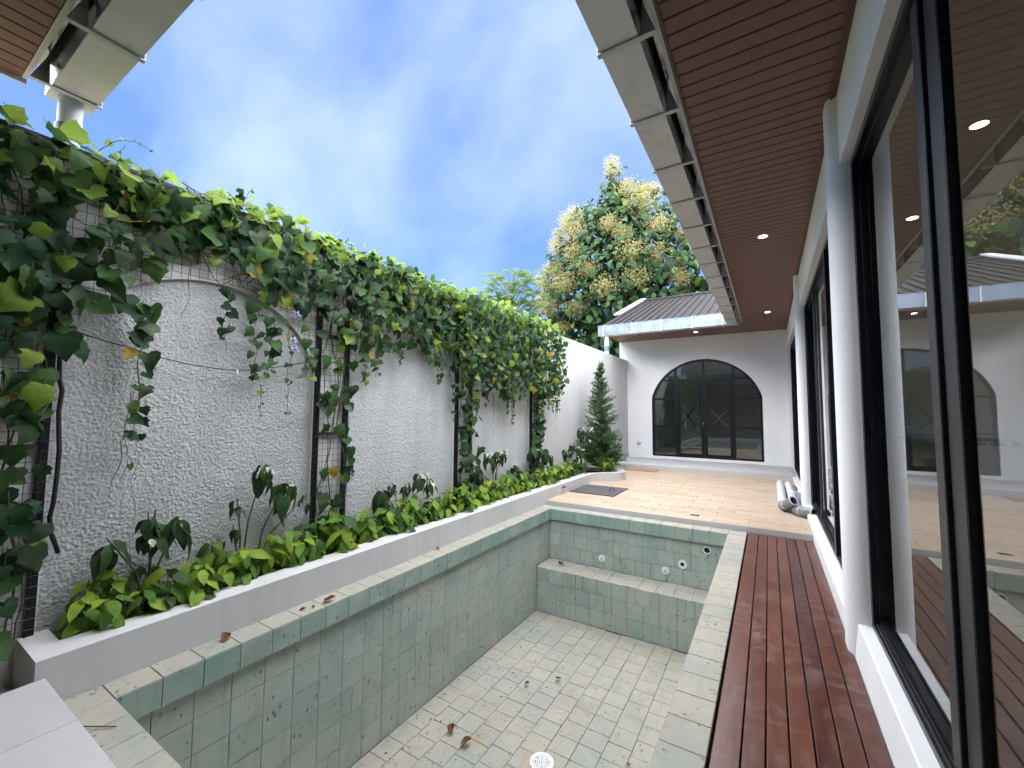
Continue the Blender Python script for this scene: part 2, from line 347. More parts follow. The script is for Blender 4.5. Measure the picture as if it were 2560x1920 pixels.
# ---- pool
ZF = -1.385; TP = .205; T = .012
pool = thing('swimming_pool', (-1.7, 3.4, ZF), 'empty plunge pool lined with green stone tiles beside the timber deck', 'pool')
XL, XR, YN, YF = -2.97, -.44, .835, 5.995     # wall planes
sh = MB()
sh.box(PX0, XL - T, PY0, PY1, ZF - .1, -.03).box(XR + T, PX1, PY0, PY1, ZF - .1, -.03).box(XL - T, XR + T, PY0, YN - T, ZF - .1, -.03).box(XL - T, XR + T, YF + T, PY1, ZF - .1, -.03)
sh.box(XL - T, XR + T, YN - T, YF + T, ZF - .2, ZF - T)
YB, ZB = 5.575, -.757
sh.box(XL - T + .001, XR + T - .001, YB + T, YF + T - .001, ZF - T - .001, ZB - T)
shell = obj('shell', sh, 'grout', pool)
# floor tiles: columns running along the pool, staggered
nx = 12; pw = (XR - XL) / nx
for i in range(nx):
    x = XL + pw * (i + .5); y = YN + rnd.choice((0, .5, .27)) * TP - TP
    while y < YB:
        a, b = max(y, YN), min(y + TP, YB)
        if b - a > .03: lay('floor_tile', pool, (x, (a + b) / 2, ZF - T), X, Y, Z, pw, b - a, T, 'dusty_stone', .0035, .0012, .004)
        y += TP
# left wall tiles, rows from under the coping
rows = [-.165, -.35, -.55, -.755, -.955, -1.165, ZF]
ny = 25; ph = (YF - YN) / ny
for k in range(6):
    for i in range(ny):
        yb = YB if rows[k] <= ZB + .02 else YF
        y0, y1 = YN + ph * i, min(YN + ph * (i + 1), yb)
        if y1 - y0 < .03: continue
        segs = [(y0, y1)] if rnd.random() < .9 else [(y0, (y0 + y1) / 2), ((y0 + y1) / 2, y1)]
        for a, b in segs: lay('wall_tile', pool, (XL - T, (a + b) / 2, (rows[k] + rows[k + 1]) / 2), Y, Z, X, b - a, rows[k] - rows[k + 1], T, 'pool_stone')
# far wall above the bench: full and half tiles in courses
def course(y, z0, z1, name, nrm=-Y):
    x = XL
    while x < XR - .02:
        w = min(TP if rnd.random() < .66 else TP / 2, XR - x)
        if XR - x - w < .04: w = XR - x
        lay(name, pool, (x + w / 2, y, (z0 + z1) / 2), X, Z, nrm, w, z1 - z0, T, 'pool_stone'); x += w
for z1, z0 in ((-.165, -.35), (-.35, -.555), (-.555, ZB)): course(YF + T, z0, z1, 'wall_tile')
for z1, z0 in ((ZB, -.96), (-.96, -1.165), (-1.165, ZF)): course(YB + T, z0, z1, 'bench_tile')
for r_ in range(2):
    for i in range(nx):
        d = (YF - YB) / 2
        lay('bench_tile', pool, (XL + pw * (i + .5), YB + d * (r_ + .5), ZB - T), X, Y, Z, pw, d, T, 'dusty_stone')
# walls on the near side, joined: not in view
hid = MB()
for k in range(6):
    for i in range(ny):
        hid.box(XR, XR + T - .001, YN + ph * i + .002, YN + ph * (i + 1) - .002, rows[k + 1] + .002, rows[k] - .002)
    for i in range(nx):
        hid.box(XL + pw * i + .002, XL + pw * (i + 1) - .002, YN - T + .001, YN, rows[k + 1] + .002, rows[k] - .002)
stuff(obj('far_side_tiles', hid, 'pool_stone', pool, fix=False))
# coping: top slabs and fascia tiles
CXL, CXR, CYN, CYF = -2.935, -.475, .87, 5.959
cb = MB()
cb.box(-3.133, CXL - T, PY0 - .05, 6.185, -.165, -T).box(CXR + T, -.272, PY0 - .05, 6.185, -.165, -T).box(CXL - T, CXR + T, PY0 - .05, CYN - T, -.1649, -T - .0003).box(CXL - T, CXR + T, CYF + T, 6.185, -.1649, -T - .0003)
obj('coping_bed', cb, 'grout', pool)
n = 25; st = (CYF - CYN) / n
for i in range(n):
    y = CYN + st * (i + .5)
    lay('coping_tile', pool, ((-3.133 + CXL) / 2, y, -T), X, Y, Z, CXL + 3.133, st, T, 'dusty_stone', .004, .0005, .001)
    lay('coping_tile', pool, ((CXR - .272) / 2, y, -T), X, Y, Z, -.272 - CXR, st, T, 'dusty_stone', .004, .0005, .001)
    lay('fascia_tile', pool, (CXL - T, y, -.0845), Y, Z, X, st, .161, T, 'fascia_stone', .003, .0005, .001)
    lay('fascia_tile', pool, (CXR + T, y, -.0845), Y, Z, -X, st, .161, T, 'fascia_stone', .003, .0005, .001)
n = 12; st = (CXR - CXL) / n
for i in range(n):
    x = CXL + st * (i + .5)
    lay('coping_tile', pool, (x, (CYF + 6.185) / 2, -T), X, Y, Z, st, 6.185 - CYF, T, 'dusty_stone', .004, .0005, .001)
    lay('coping_tile', pool, (x, (CYN + .66) / 2, -T), X, Y, Z, st, CYN - .66, T, 'dusty_stone', .004, .0005, .001)
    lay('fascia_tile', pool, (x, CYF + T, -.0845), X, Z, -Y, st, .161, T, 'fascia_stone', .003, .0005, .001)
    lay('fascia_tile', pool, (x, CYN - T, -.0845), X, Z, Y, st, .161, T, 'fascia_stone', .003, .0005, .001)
for cx in ((-3.133 + CXL) / 2, (CXR - .272) / 2):
    w = .198 if cx < -2 else .203
    lay('coping_tile', pool, (cx, (CYF + 6.185) / 2, -T), X, Y, Z, w, 6.185 - CYF, T, 'dusty_stone', .004, .0005, .001)
    lay('coping_tile', pool, (cx, (CYN + .66) / 2, -T), X, Y, Z, w, CYN - .66, T, 'dusty_stone', .004, .0005, .001)
# fittings on the far wall
def nozzle(x, z, lab):
    o = obj('water_inlet', MB().ring((x, YF - .001, z), -Y, .0, .052, .010, 24).ring((x, YF - .011, z), -Y, .012, .03, .016, 20), 'pvc_white', pool, angle=40); o['label'] = lab
    obj('inlet_hole', MB().ring((x, YF - .013, z), -Y, 0, .0118, .002, 12), 'hole', o)
nozzle(-2.119, -.615, 'white water inlet at the left of the far pool wall')
nozzle(-1.234, -.61, 'white water inlet right of middle on the far pool wall')
o = obj('suction_socket', MB().ring((-1.02, YF - .001, -.485), -Y, .026, .056, .012, 24), 'pvc_white', pool, angle=40); o['label'] = 'white ringed suction socket with a dark hole'
obj('socket_hole', MB().ring((-1.02, YF - .002, -.485), -Y, 0, .026, .004, 20), 'hole', o)
o = obj('overflow_pipe', MB().ring((-.72, YF - .001, -.25), -Y, .036, .046, .02, 24), 'pvc_white', pool, angle=40); o['label'] = 'short cream pipe end with a dark bore'
obj('pipe_bore', MB().ring((-.72, YF - .002, -.25), -Y, 0, .036, .004, 20), 'hole', o)
# floor drain
dx, dy = -1.672, 3.245
dr = obj('drain_grate', MB().ring((dx, dy, ZF + .001), Z, .078, .098, .010, 32), 'pvc_white', pool, angle=40); dr['label'] = 'round white slotted drain grate in the pool floor'
dm = MB()
for r0 in (.008, .024, .040, .056, .070): dm.ring((dx, dy, ZF + .003), Z, r0, r0 + .0085, .007, 32)
for k in range(8):
    a = k * math.pi / 4; d = Vector((math.cos(a), math.sin(a), 0)); e = Vector((-d.y, d.x, 0)) * .003
    p0, p1 = Vector((dx, dy, ZF + .0095)) + d * .012, Vector((dx, dy, ZF + .0095)) + d * .08
    dm.add([p0 - e, p1 - e, p1 + e, p0 + e], [(0, 1, 2, 3)])
obj('grate_bars', dm, 'pvc_white', dr)
obj('drain_hole', MB().ring((dx, dy, ZF + .0005), Z, 0, .08, .0015, 24), 'hole', dr)

# ---- timber deck
deck = thing('timber_deck', (.08, 3.2, -.05), 'narrow dark red timber deck between pool coping and glass doors', 'deck')
edges = [-.262, -.146, -.052, .0405, .1365, .231, .325, .416]
for a, b in zip(edges[:-1], edges[1:]):
    mb = MB().box(a + .0035, b - .0035, -.9, 6.178, -.03, -.002 + rnd.uniform(-.0012, .0012))
    obj('plank', mb, 'deck_wood', deck, bevel=.003)
for k in range(15): obj('joist', MB().box(-.262, .414, -.8 + k * .49, -.75 + k * .49, -.075, -.031), 'skirt', deck)

# ---- far terrace, wood look tiles
ZT = .068
ter = struct(obj('terrace', MB().box(-3.133, .414, 6.19, 10.96, -.05, ZT - .008), 'terrace_grout', bevel=0))
struct(obj('terrace_edge', MB().box(-3.14, .413, 6.186, 6.20, -.045, ZT - .003), 'porch_stone'))
y, k = 6.202, 0
HOLES = [(-3.12, -2.27, 7.05, 7.92), (-.975, -.885, 6.40, 6.50), (-2.75, -2.15, 10.55, 10.95)]
while y < 10.95:
    h = min(.148, 10.955 - y); x = -3.13 - (k * .205) % .615
    while x < .40:
        a, b = max(x, -3.13), min(x + .615, .41); yc, xc = y + h / 2, (a + b) / 2
        if b - a > .02: lay('tile', ter, (xc, yc, ZT - .008), X, Y, Z, b - a, h, .008, 'terrace_tile', .004, .0006, .0008)
        x += .615
    y += h; k += 1
porch = struct(obj('porch', MB().box(-3.60, .46, 10.96, 12.70, -.05, .18), 'porch_stone', bevel=.006))
# near step slab at the camera's side
slab = struct(obj('step_slab', MB().box(-3.13, .40, -2.5, .648, .01, .138), 'porch_stone'))
for x0, x1 in ((-3.13, -2.60), (-2.60, -2.0), (-2.0, -1.4), (-1.4, -.8), (-.8, -.2), (-.2, .398)):
    for y0, y1 in ((.06, .652), (-.54, .06), (-1.14, -.54)):
        lay('tile', slab, ((x0 + x1) / 2, (y0 + y1) / 2, .138), X, Y, Z, x1 - x0, y1 - y0, .012, 'porch_stone', .003, .0002, .0004)

# ---- planter
PXF, PZ = -3.135, .238
def pl_front(y):                     # front line of the planter with the rounded end
    return PXF
path = [(PXF, .615), (PXF, 8.15)]
for a in range(0, 11):               # concave flare, then the round nose
    u = a / 10; path.append((PXF + .10 * u * u, 8.15 + .30 * u))
for a in range(-60, 91, 10):
    path.append((-3.02 + .36 * math.cos(R(a)), 8.95 + .42 * math.sin(R(a)) + 0.02))
path += [(-3.30, 9.42), (-3.64, 9.44)]
def offs(p, d):
    out = []
    for i, q in enumerate(p):
        a, b = Vector(p[max(i - 1, 0)]), Vector(p[min(i + 1, len(p) - 1)]); t_ = (b - a).normalized(); nn = Vector((-t_.y, t_.x)); out.append((q[0] + nn.x * d, q[1] + nn.y * d))
    return out
inner = offs(path, .19); inner[0] = (-3.325, .735); inner[1] = (-3.325, 8.05)
inner2 = [(-3.325, .735), (-3.325, 8.25)] + [(-3.02 + .20 * math.cos(R(a)), 8.95 + .27 * math.sin(R(a)) + .02) for a in range(-60, 91, 10)] + [(-3.30, 9.25), (-3.60, 9.25)]
back = [(-3.555, .735)]
pm = MB()
n_ = len(path)
outer = path
# walls built from strips: outer face, top, inner face
def strip(a, b, za, zb):
    for i in range(len(a) - 1): pm.add([(*a[i], za), (*a[i + 1], za), (*b[i + 1], zb), (*b[i], zb)], [(0, 1, 2, 3)])
import bisect
def resample(p, n):
    d = [0]
    for a, b in zip(p[:-1], p[1:]): d.append(d[-1] + (Vector(b) - Vector(a)).length)
    out = []
    for k in range(n):
        s_ = d[-1] * k / (n - 1); i = min(max(bisect.bisect_right(d, s_) - 1, 0), len(p) - 2); f = (s_ - d[i]) / max(1e-9, d[i + 1] - d[i])
        out.append((p[i][0] + (p[i + 1][0] - p[i][0]) * f, p[i][1] + (p[i + 1][1] - p[i][1]) * f))
    return out
curve_o = resample([(PXF, 8.0)] + path[2:], 48); curve_i = resample([(-3.325, 8.0)] + inner2[1:], 48)
oo = [(PXF, .735), (PXF, 8.0)] + curve_o[1:]; ii = [(-3.325, .735), (-3.325, 8.0)] + curve_i[1:]
strip(oo, oo, -.05, PZ); strip(oo, ii, PZ, PZ); strip(ii, ii, PZ, .0)
pm.box(-3.56, PXF, .615, .735, -.05, PZ)
pl = tag(obj('planter', pm, 'planter_plaster', smooth=False, fix=False), 'long low white plastered planter along the trellis wall with rounded far end', 'planter')
obj('soil', MB().prism([(-3.56, .735), (-3.32, .735), (-3.32, 8.1), (-2.95, 8.7), (-2.83, 8.95), (-2.95, 9.2), (-3.3, 9.3), (-3.6, 9.3), (-3.6, 6.7), (-3.56, 6.7)], 'z', .0, .165), 'soil', pl)
obj('trough_liner', MB().box(-3.335, -3.325, .74, 8.0, .10, .228).box(-3.55, -3.335, .737, .745, .10, .229), 'rubber_black', pl)

# ---- trellis wall with arched stucco panels
WX, WT = -3.56, 3.06
bw = thing('garden_wall', (-3.68, 3.4, 0), 'white wall with arched rough stucco panels behind the planter', 'wall')
niches = [(-1.36, .29), (.69, 2.315), (2.70, 4.335), (4.73, 6.385)]
SPR, RISE, FLO = 1.75, .71, .10
wm = MB(); wm.box(-3.80, -3.63, -3.0, 6.76, -.05, WT)
def zarch(y, a, b):
    c, hw = (a + b) / 2, (b - a) / 2; return SPR + RISE * math.sqrt(max(0, 1 - ((y - c) / hw) ** 2))
cuts = [-3.0]
for a, b in niches: cuts += [a, b]
cuts += [6.76]
for i in range(0, len(cuts), 2): wm.box(-3.632, WX, cuts[i], cuts[i + 1], -.049, WT - .001)
for a, b in niches:
    N = 40; yy = [(a + b) / 2 - (b - a) / 2 * math.cos(math.pi * k / N) for k in range(N + 1)]
    for k in range(N):
        y0, y1 = yy[k], yy[k + 1]; z0, z1 = zarch(y0, a, b), zarch(y1, a, b)
        wm.add([(WX, y0, z0), (WX, y1, z1), (WX, y1, WT - .001), (WX, y0, WT - .001), (-3.632, y0, z0), (-3.632, y1, z1)], [(0, 1, 2, 3), (0, 4, 5, 1)])
    wm.box(-3.632, WX, a, b, -.049, FLO)
obj('wall', wm, 'trellis_wall', bw, fix=False)
def vnoise(ny_, nz_, cell):
    gy, gz = int(ny_ / cell) + 3, int(nz_ / cell) + 3; gq = nrs.rand(gy, gz)
    yi = np.arange(ny_) / cell; zi = np.arange(nz_) / cell; y0 = yi.astype(int); z0 = zi.astype(int); fy = (yi - y0)[:, None]; fz = (zi - z0)[None, :]
    fy = fy * fy * (3 - 2 * fy); fz = fz * fz * (3 - 2 * fz)
    A = gq[np.ix_(y0, z0)]; B = gq[np.ix_(y0 + 1, z0)]; C_ = gq[np.ix_(y0, z0 + 1)]; D = gq[np.ix_(y0 + 1, z0 + 1)]
    return A * (1 - fy) * (1 - fz) + B * fy * (1 - fz) + C_ * (1 - fy) * fz + D * fy * fz
def relief(a, b, step):
    ny_ = int((b - a + .02) / step) + 1; nz_ = int((SPR + RISE + .01 - FLO + .02) / step) + 1
    h = .10 * vnoise(ny_, nz_, .014 / step) + .42 * vnoise(ny_, nz_, .0078 / step) + .42 * nrs.rand(ny_, nz_); h = (h - h.mean()) / h.std()
    h = np.clip(h, -2, 2.2) * .0024 + .003 * (vnoise(ny_, nz_, .2 / step) - .5)
    yy = a - .01 + np.arange(ny_) * step; zz = FLO - .01 + np.arange(nz_) * step
    YY, ZZ = np.meshgrid(yy, zz, indexing='ij'); co = np.stack([-3.588 + h, YY, ZZ], -1).reshape(-1, 3)
    idx = np.arange(ny_ * nz_).reshape(ny_, nz_); q = np.stack([idx[:-1, :-1], idx[1:, :-1], idx[1:, 1:], idx[:-1, 1:]], -1).reshape(-1, 4)
    c, hw = (a + b) / 2, (b - a) / 2 + .012
    yc = (YY[:-1, :-1] + step / 2).ravel(); zc = (ZZ[:-1, :-1] + step / 2).ravel()
    lim = SPR + .012 + RISE * np.sqrt(np.clip(1 - ((yc - c) / hw) ** 2, 0, 1)); q = q[zc < lim + .01]
    m = bpy.data.meshes.new('stucco_panel'); m.vertices.add(len(co)); m.vertices.foreach_set('co', co.ravel()); m.loops.add(q.size); m.loops.foreach_set('vertex_index', q.ravel().astype(np.int32))
    m.polygons.add(len(q)); m.polygons.foreach_set('loop_start', np.arange(0, q.size, 4, dtype=np.int32)); m.polygons.foreach_set('loop_total', np.full(len(q), 4, dtype=np.int32)); m.materials.append(M['rough_stucco']); m.update(calc_edges=True); return m
for (a, b), st_ in zip(niches, (.02, .0058, .0075, .010)): link('stucco_panel', relief(a, b, st_), bw)
obj('wall_cap', MB().box(-3.83, -3.545, -3.0, 6.78, WT, WT + .022), 'rubber_black', bw)
# plain wall beyond
tag(obj('garden_wall', MB().box(-3.83, -3.64, 6.762, 12.70, -.05, 3.085), 'plain_wall', bevel=.008), 'plain smooth white wall between vine and arched door', 'wall')

# ---- houses
ZS = 3.66                                    # soffit height
GB, GH = 3.60, .27                           # gutter bottom and depth
def slat_mesh(L_, w, along):
    mb = MB()
    a, b = (w / 2 - .004, L_ / 2) if along == 'y' else (L_ / 2, w / 2 - .004)
    c = .004
    ax, ay = (a - c, b) if along == 'y' else (a, b - c)
    mb.add([(-a, -b, .012), (a, -b, .012), (a, b, .012), (-a, b, .012), (-a, -b, .004), (a, -b, .004), (a, b, .004), (-a, b, .004), (-ax, -ay, 0), (ax, -ay, 0), (ax, ay, 0), (-ax, ay, 0)],
           [(4, 5, 1, 0), (5, 6, 2, 1), (6, 7, 3, 2), (7, 4, 0, 3), (8, 9, 5, 4), (9, 10, 6, 5), (10, 11, 7, 6), (11, 8, 4, 7), (11, 10, 9, 8)])
    return mb.mesh('slat', 'soffit_panel')
SP = .112
def gutter(house, along, c0, c1, out, brs):
    """gutter of a wing. along 'y': runs in y from c0 to c1 with its outer face at x=out, house side to +x ; along 'x': runs in x, outer face y=out, house side sgn"""
    ax, o_, sg = along, out[0], out[1]
    def bx(mb, a, b, c, d, z0, z1):          # a,b across (distance from outer face towards house), c,d along
        p, q = sorted((o_ + sg * a, o_ + sg * b))
        return mb.box(p, q, c, d, z0, z1) if ax == 'y' else mb.box(c, d, p, q, z0, z1)
    gd = MB(); bx(gd, 0, .22, c0, c1, GB, GB + .004); gm = MB(); bx(gm, -.002, .002, c0, c1, GB + .0041, GB + GH); bx(gm, .218, .222, c0, c1, GB + .0041, GB + GH)
    bx(gm, -.014, .012, c0, c1, GB + GH, GB + GH + .014)
    bx(gm, .004, .217, c0 + .001, c0 + .004, GB + .0041, GB + GH - .002); bx(gm, .004, .217, c1 - .004, c1 - .001, GB + .0041, GB + GH - .002)
    go = obj('gutter', gm, 'gutter_metal', house)
    obj('gutter_base', gd, 'gutter_pale_copy', go)
    for c in brs:
        m = MB(); bx(m, -.018, .31, c - .017, c + .017, GB - .012, GB - .004); bx(m, -.018, -.010, c - .0165, c + .0165, GB - .004, GB + GH)
        bx(m, -.0095, .30, c - .012, c + .012, GB + GH + .015, GB + GH + .020)
        # gusset between gutter and fascia
        def P3(a, z, e): return (o_ + sg * a, c + e, z) if ax == 'y' else (c + e, o_ + sg * a, z)
        tri = [(.230, GB - .003), (.318, GB - .003), (.240, GB + .20)]
        vv = [P3(a, z, -.0025) for a, z in tri] + [P3(a, z, .0025) for a, z in tri]
        m.add(vv, [(0, 1, 2), (3, 5, 4), (0, 3, 4, 1), (1, 4, 5, 2), (2, 5, 3, 0)])
        obj('bracket', m, 'fascia_paint', go)
    fm = MB(); bx(fm, .300, .327, c0, c1, ZS - .006, GB + GH + .03)
    obj('fascia', fm, 'fascia_paint', house)
    pm_ = MB(); bx(pm_, .245, .285, c0, c1, GB + .20, GB + .24); obj('purlin', pm_, 'gutter_metal', house)

# right wing
rw = thing('house', (3.4, 5.5, 0), 'long house wing of glass doors and white columns under brown soffit', 'house')
sof = obj('soffit', MB().box(-.457, .60, -1.0, 12.66, ZS + .012, ZS + .03), 'soffit_trim', rw)
sm_ = slat_mesh(.90, SP, 'x')
y = .60
while y < 12.62:
    piece('slat', sm_, sof, Matrix.Translation((-.003, y + SP / 2, ZS))); y += SP
obj('soffit_trim', MB().box(.418, .4495, .6, 12.66, ZS - .022, ZS - .001).box(-.4575, -.44, .6, 11.30, ZS - .012, ZS - .0005), 'soffit_trim', rw)
gutter(rw, 'y', .86, 11.20, (-.784, 1), [1.56, 2.25, 2.94, 3.64, 4.31, 4.99, 5.67, 6.34, 7.01, 7.68, 8.35, 9.02, 9.69, 10.36, 10.92])
def rrect(x0, x1, y0, y1, r, corners):       # rounded on the listed corners
    out = []
    for cx, cy_, a0, key in ((x1 - r, y0 + r, 270, 'se'), (x1 - r, y1 - r, 0, 'ne'), (x0 + r, y1 - r, 90, 'nw'), (x0 + r, y0 + r, 180, 'sw')):
        if key in corners: out += [(cx + r * math.cos(R(a0 + a)), cy_ + r * math.sin(R(a0 + a))) for a in range(0, 91, 9)]
        else: out.append({'se': (x1, y0), 'ne': (x1, y1), 'nw': (x0, y1), 'sw': (x0, y0)}[key])
    return out
for y0 in (3.42, 7.70):
    o = obj('column', MB().prism(rrect(.392, .615, y0, y0 + .28, .095, ('nw', 'sw')), 'z', -.02, ZS - .002), 'white_plaster', rw, angle=30)
    o['label'] = 'near white column with rounded front edges' if y0 < 5 else 'far white column with rounded front edges'
obj('beam', MB().box(.45, .62, -1.0, 12.66, 3.17, ZS + .01), 'white_plaster', rw, bevel=.004)
obj('sill', MB().prism([(.418, -.04), (.440, .192), (.447, .2), (.62, .2), (.62, -.04)], 'y', -1.0, 3.45), 'white_plaster', rw)
obj('sill', MB().prism([(.415, -.04), (.415, .142), (.422, .15), (.62, .15), (.62, -.04)], 'y', 3.66, 12.66), 'white_plaster', rw)
FX, GX = .505, .56
def window(y0, y1, z0, z1, stiles, lab, panes):
    w = obj('window', MB().box(FX, .61, y0, y1, z0, z0 + .035).box(FX, .61, y0, y1, z1 - .05, z1).box(FX, .609, y0 + .0005, y0 + .05, z0 + .035, z1 - .05).box(FX, .609, y1 - .05, y1 - .0005, z0 + .035, z1 - .05), 'black_metal', rw, bevel=.003); w['label'] = lab
    obj('track', MB().box(FX + .012, FX + .016, y0 + .05, y1 - .05, z0 + .035, z0 + .05).box(FX + .028, FX + .032, y0 + .05, y1 - .05, z0 + .035, z0 + .05), 'dusty_metal', w)
    for (a, b, xa, xb, mat) in stiles: obj('stile', MB().box(xa, xb, a, b, z0 + .036, z1 - .051), mat, w, bevel=.002)
    for (a, b, x) in panes:
        p = MB().add([(x, a, z0 + .03), (x, b, z0 + .03), (x, b, z1 - .045), (x, a, z1 - .045)], [(0, 3, 2, 1)])
        obj('pane', p, 'window_glass', w, fix=False)
        obj('rail', MB().box(x - .016, x + .014, a, b, z0 + .0352, z0 + .075), 'black_metal', w); obj('rail', MB().box(x - .016, x + .014, a, b, z1 - .085, z1 - .0502), 'black_metal', w)
window(-1.0, 3.42, .2, 3.17, [(2.10, 2.18, .530, .5545, 'dusty_metal'), (2.094, 2.10, .532, .5545, 'black_metal'), (1.97, 2.088, .545, .578, 'dusty_metal'), (1.963, 1.97, .547, .578, 'black_metal'), (3.355, 3.37, .535, .575, 'black_metal')],
       'tall black framed sliding glass door nearest the camera', [(2.10, 3.38, .556), (-.96, 2.02, .564)])
window(3.70, 7.70, .15, 3.14, [(4.95, 5.04, .500, .555, 'black_metal'), (6.55, 6.60, .53, .556, 'dusty_metal'), (7.60, 7.65, .515, .555, 'black_metal')], 'black framed sliding glass doors between the two white columns', [(3.74, 5.0, .566), (5.0, 7.66, .560)])
window(7.98, 12.40, .15, 3.14, [(10.1, 10.16, .52, .556, 'black_metal')], 'black framed sliding glass doors beyond the far column', [(8.02, 10.12, .560), (10.12, 12.36, .566)])
obj('end_wall', MB().box(.453, .615, 12.40, 12.66, .1, 3.169), 'white_plaster', rw)
# roof of the right wing
SL = .385
rf = MB(); xr, zr = 4.2, 3.85 + SL * 4.75
rf.prism([(-.69, 3.885 - .055), (xr, zr + .035), (9.09, 3.83), (9.09, 3.80), (xr, zr), (-.69, 3.80)], 'y', .72, 20.0)
rro = obj('roof', rf, 'roof_metal', rw)
rb = MB(); y = .7
while y < 20:
    rb.prism([(-.68, 3.836), (xr, zr + .037), (xr, zr + .065), (-.68, 3.864)], 'y', y, y + .03); y += .2
obj('ribs', rb, 'roof_metal', rro)
# interior behind the glass
obj('interior_floor', MB().box(.62, 8.5, -3.0, 12.66, -.04, .12), 'terrace_tile', rw)
obj('interior_wall', MB().box(8.4, 8.5, -3.0, 1.5, .12, ZS + .3).box(8.4, 8.5, 11.5, 12.66, .12, ZS + .3).box(8.4, 8.5, 1.5, 11.5, 2.9, ZS + .3).box(8.4, 8.5, 1.5, 11.5, .12, .7).box(8.4, 8.5, 6.2, 6.8, .7, 2.9).box(.63, 8.4, 12.56, 12.66, .121, ZS).box(.63, 8.4, -3.0, -2.9, .121, ZS), 'interior_paint', rw)
obj('ceiling', MB().box(.622, 8.4, -2.9, 12.56, 3.45, 3.5), 'interior_paint', rw)
isl = thing('kitchen_island', (2.9, 10.6, .12), 'marble topped kitchen island with white waterfall end seen through the glass', 'island')
obj('countertop', MB().box(2.3, 3.3, 9.30, 12.0, 1.04, 1.10), 'marble', isl)
obj('end_panel', MB().box(2.3, 3.3, 9.30, 9.36, .12, 1.039), 'pvc_white', isl)
obj('cabinet', MB().box(2.45, 3.25, 9.36, 12.0, .12, 1.039), 'cabinet', isl)

# far wing with the arched door
fw = thing('house', (-1.7, 15.0, 0), 'white house wing with the arched black door and ribbed brown roof', 'house')
YW = 12.68
fs = obj('soffit', MB().box(-3.865, -.458, 11.31, YW - .001, ZS + .012, ZS + .03), 'soffit_trim', fw)
sm2 = slat_mesh(YW - 11.31 - .01, SP, 'y'); x = -3.86
while x + SP < -.45:
    piece('slat', sm2, fs, Matrix.Translation((x + SP / 2, (YW + 11.31) / 2, ZS))); x += SP
gutter(fw, 'x', -3.955, -.784, (10.985, 1), [-3.80, -3.02, -2.27, -1.55, -.87])
# wall with an arched opening
AX0, AX1, AZS, AZT, AZB = -2.927, -.123, 1.935, 3.012, .25
acx = (AX0 + AX1) / 2; hw = (AX1 - AX0) / 2; ris = AZT - AZS; AR = (hw * hw + ris * ris) / (2 * ris); acz = AZT - AR
def az(x, r=AR): return acz + math.sqrt(max(0, r * r - (x - acx) ** 2))
wm = MB(); DW = YW + .16
for a, b, z0, z1 in ((-3.875, AX0, -.05, 3.75), (AX1, .62, -.05, 3.75), (AX0, AX1, -.05, AZB)): wm.box(a, b, YW, DW, z0, z1)
N = 48
for k in range(N):
    x0 = acx - hw * math.cos(math.pi * k / N); x1 = acx - hw * math.cos(math.pi * (k + 1) / N); z0, z1 = az(x0), az(x1)
    wm.add([(x0, YW, z0), (x1, YW, z1), (x1, YW, 3.75), (x0, YW, 3.75), (x0, DW, z0), (x1, DW, z1)], [(0, 1, 2, 3), (0, 4, 5, 1)])
wm.box(-3.875, -3.715, DW, 18.8, -.05, 3.75).box(-3.715, .6, 18.6, 18.8, -.05, 3.75)
obj('wall', wm, 'white_plaster', fw, fix=False)
door = obj('arched_door', MB().box(AX0, AX1, YW + .05, YW + .11, AZB, AZB + .05), 'black_metal', fw); door['label'] = 'black steel arched double door with dark glass panes'
DY0, DY1 = YW + .045, YW + .115
fr = MB()
for k in range(N):                                # arched outer frame
    t0, t1 = [math.atan2(AZS - acz, hw) + (math.pi - 2 * math.atan2(AZS - acz, hw)) * q / N for q in (k, k + 1)]
    pts = []
    for tt in (t0, t1):
        for rr in (AR, AR - .055): pts.append((acx + rr * math.cos(tt), acz + rr * math.sin(tt)))
    fr.prism([pts[0], pts[2], pts[3], pts[1]], 'y', DY0, DY1)
fr.box(AX0, AX0 + .055, DY0, DY1, AZB + .05, AZS).box(AX1 - .055, AX1, DY0, DY1, AZB + .05, AZS)
obj('frame', fr, 'black_metal', door)
MLX = [(-2.298, -2.238), (-.820, -.760)]
for a, b in MLX: obj('mullion', MB().box(a, b, DY0 + .004, DY1 - .004, AZB + .05, az(b if a < acx else a) - .02), 'black_metal', door)
obj('mullion', MB().box(-1.56, -1.50, DY0 + .004, DY1 - .004, 2.47, AZT - .05), 'black_metal', door)
obj('transom', MB().box(AX0 + .32, -2.298, DY0 + .005, DY1 - .005, 2.425, 2.47).box(-2.238, -.82, DY0 + .005, DY1 - .005, 2.41, 2.47).box(-.76, AX1 - .32, DY0 + .005, DY1 - .005, 2.425, 2.47), 'black_metal', door)
for z in (1.90, 1.11):
    obj('rail', MB().box(AX0 + .05, -2.298, DY0 + .006, DY1 - .006, z - .022, z + .022), 'black_metal', door)
    obj('rail', MB().box(-.76, AX1 - .05, DY0 + .006, DY1 - .006, z - .022, z + .022), 'black_metal', door)
def pane(poly): obj('pane', MB().add([(x_, YW + .085, z_) for x_, z_ in poly], [tuple(range(len(poly)))]), 'door_glass', door, fix=False)
def arcpts(xa, xb): return [(xa + (xb - xa) * k / 10, az(xa + (xb - xa) * k / 10, AR - .02)) for k in range(11)]
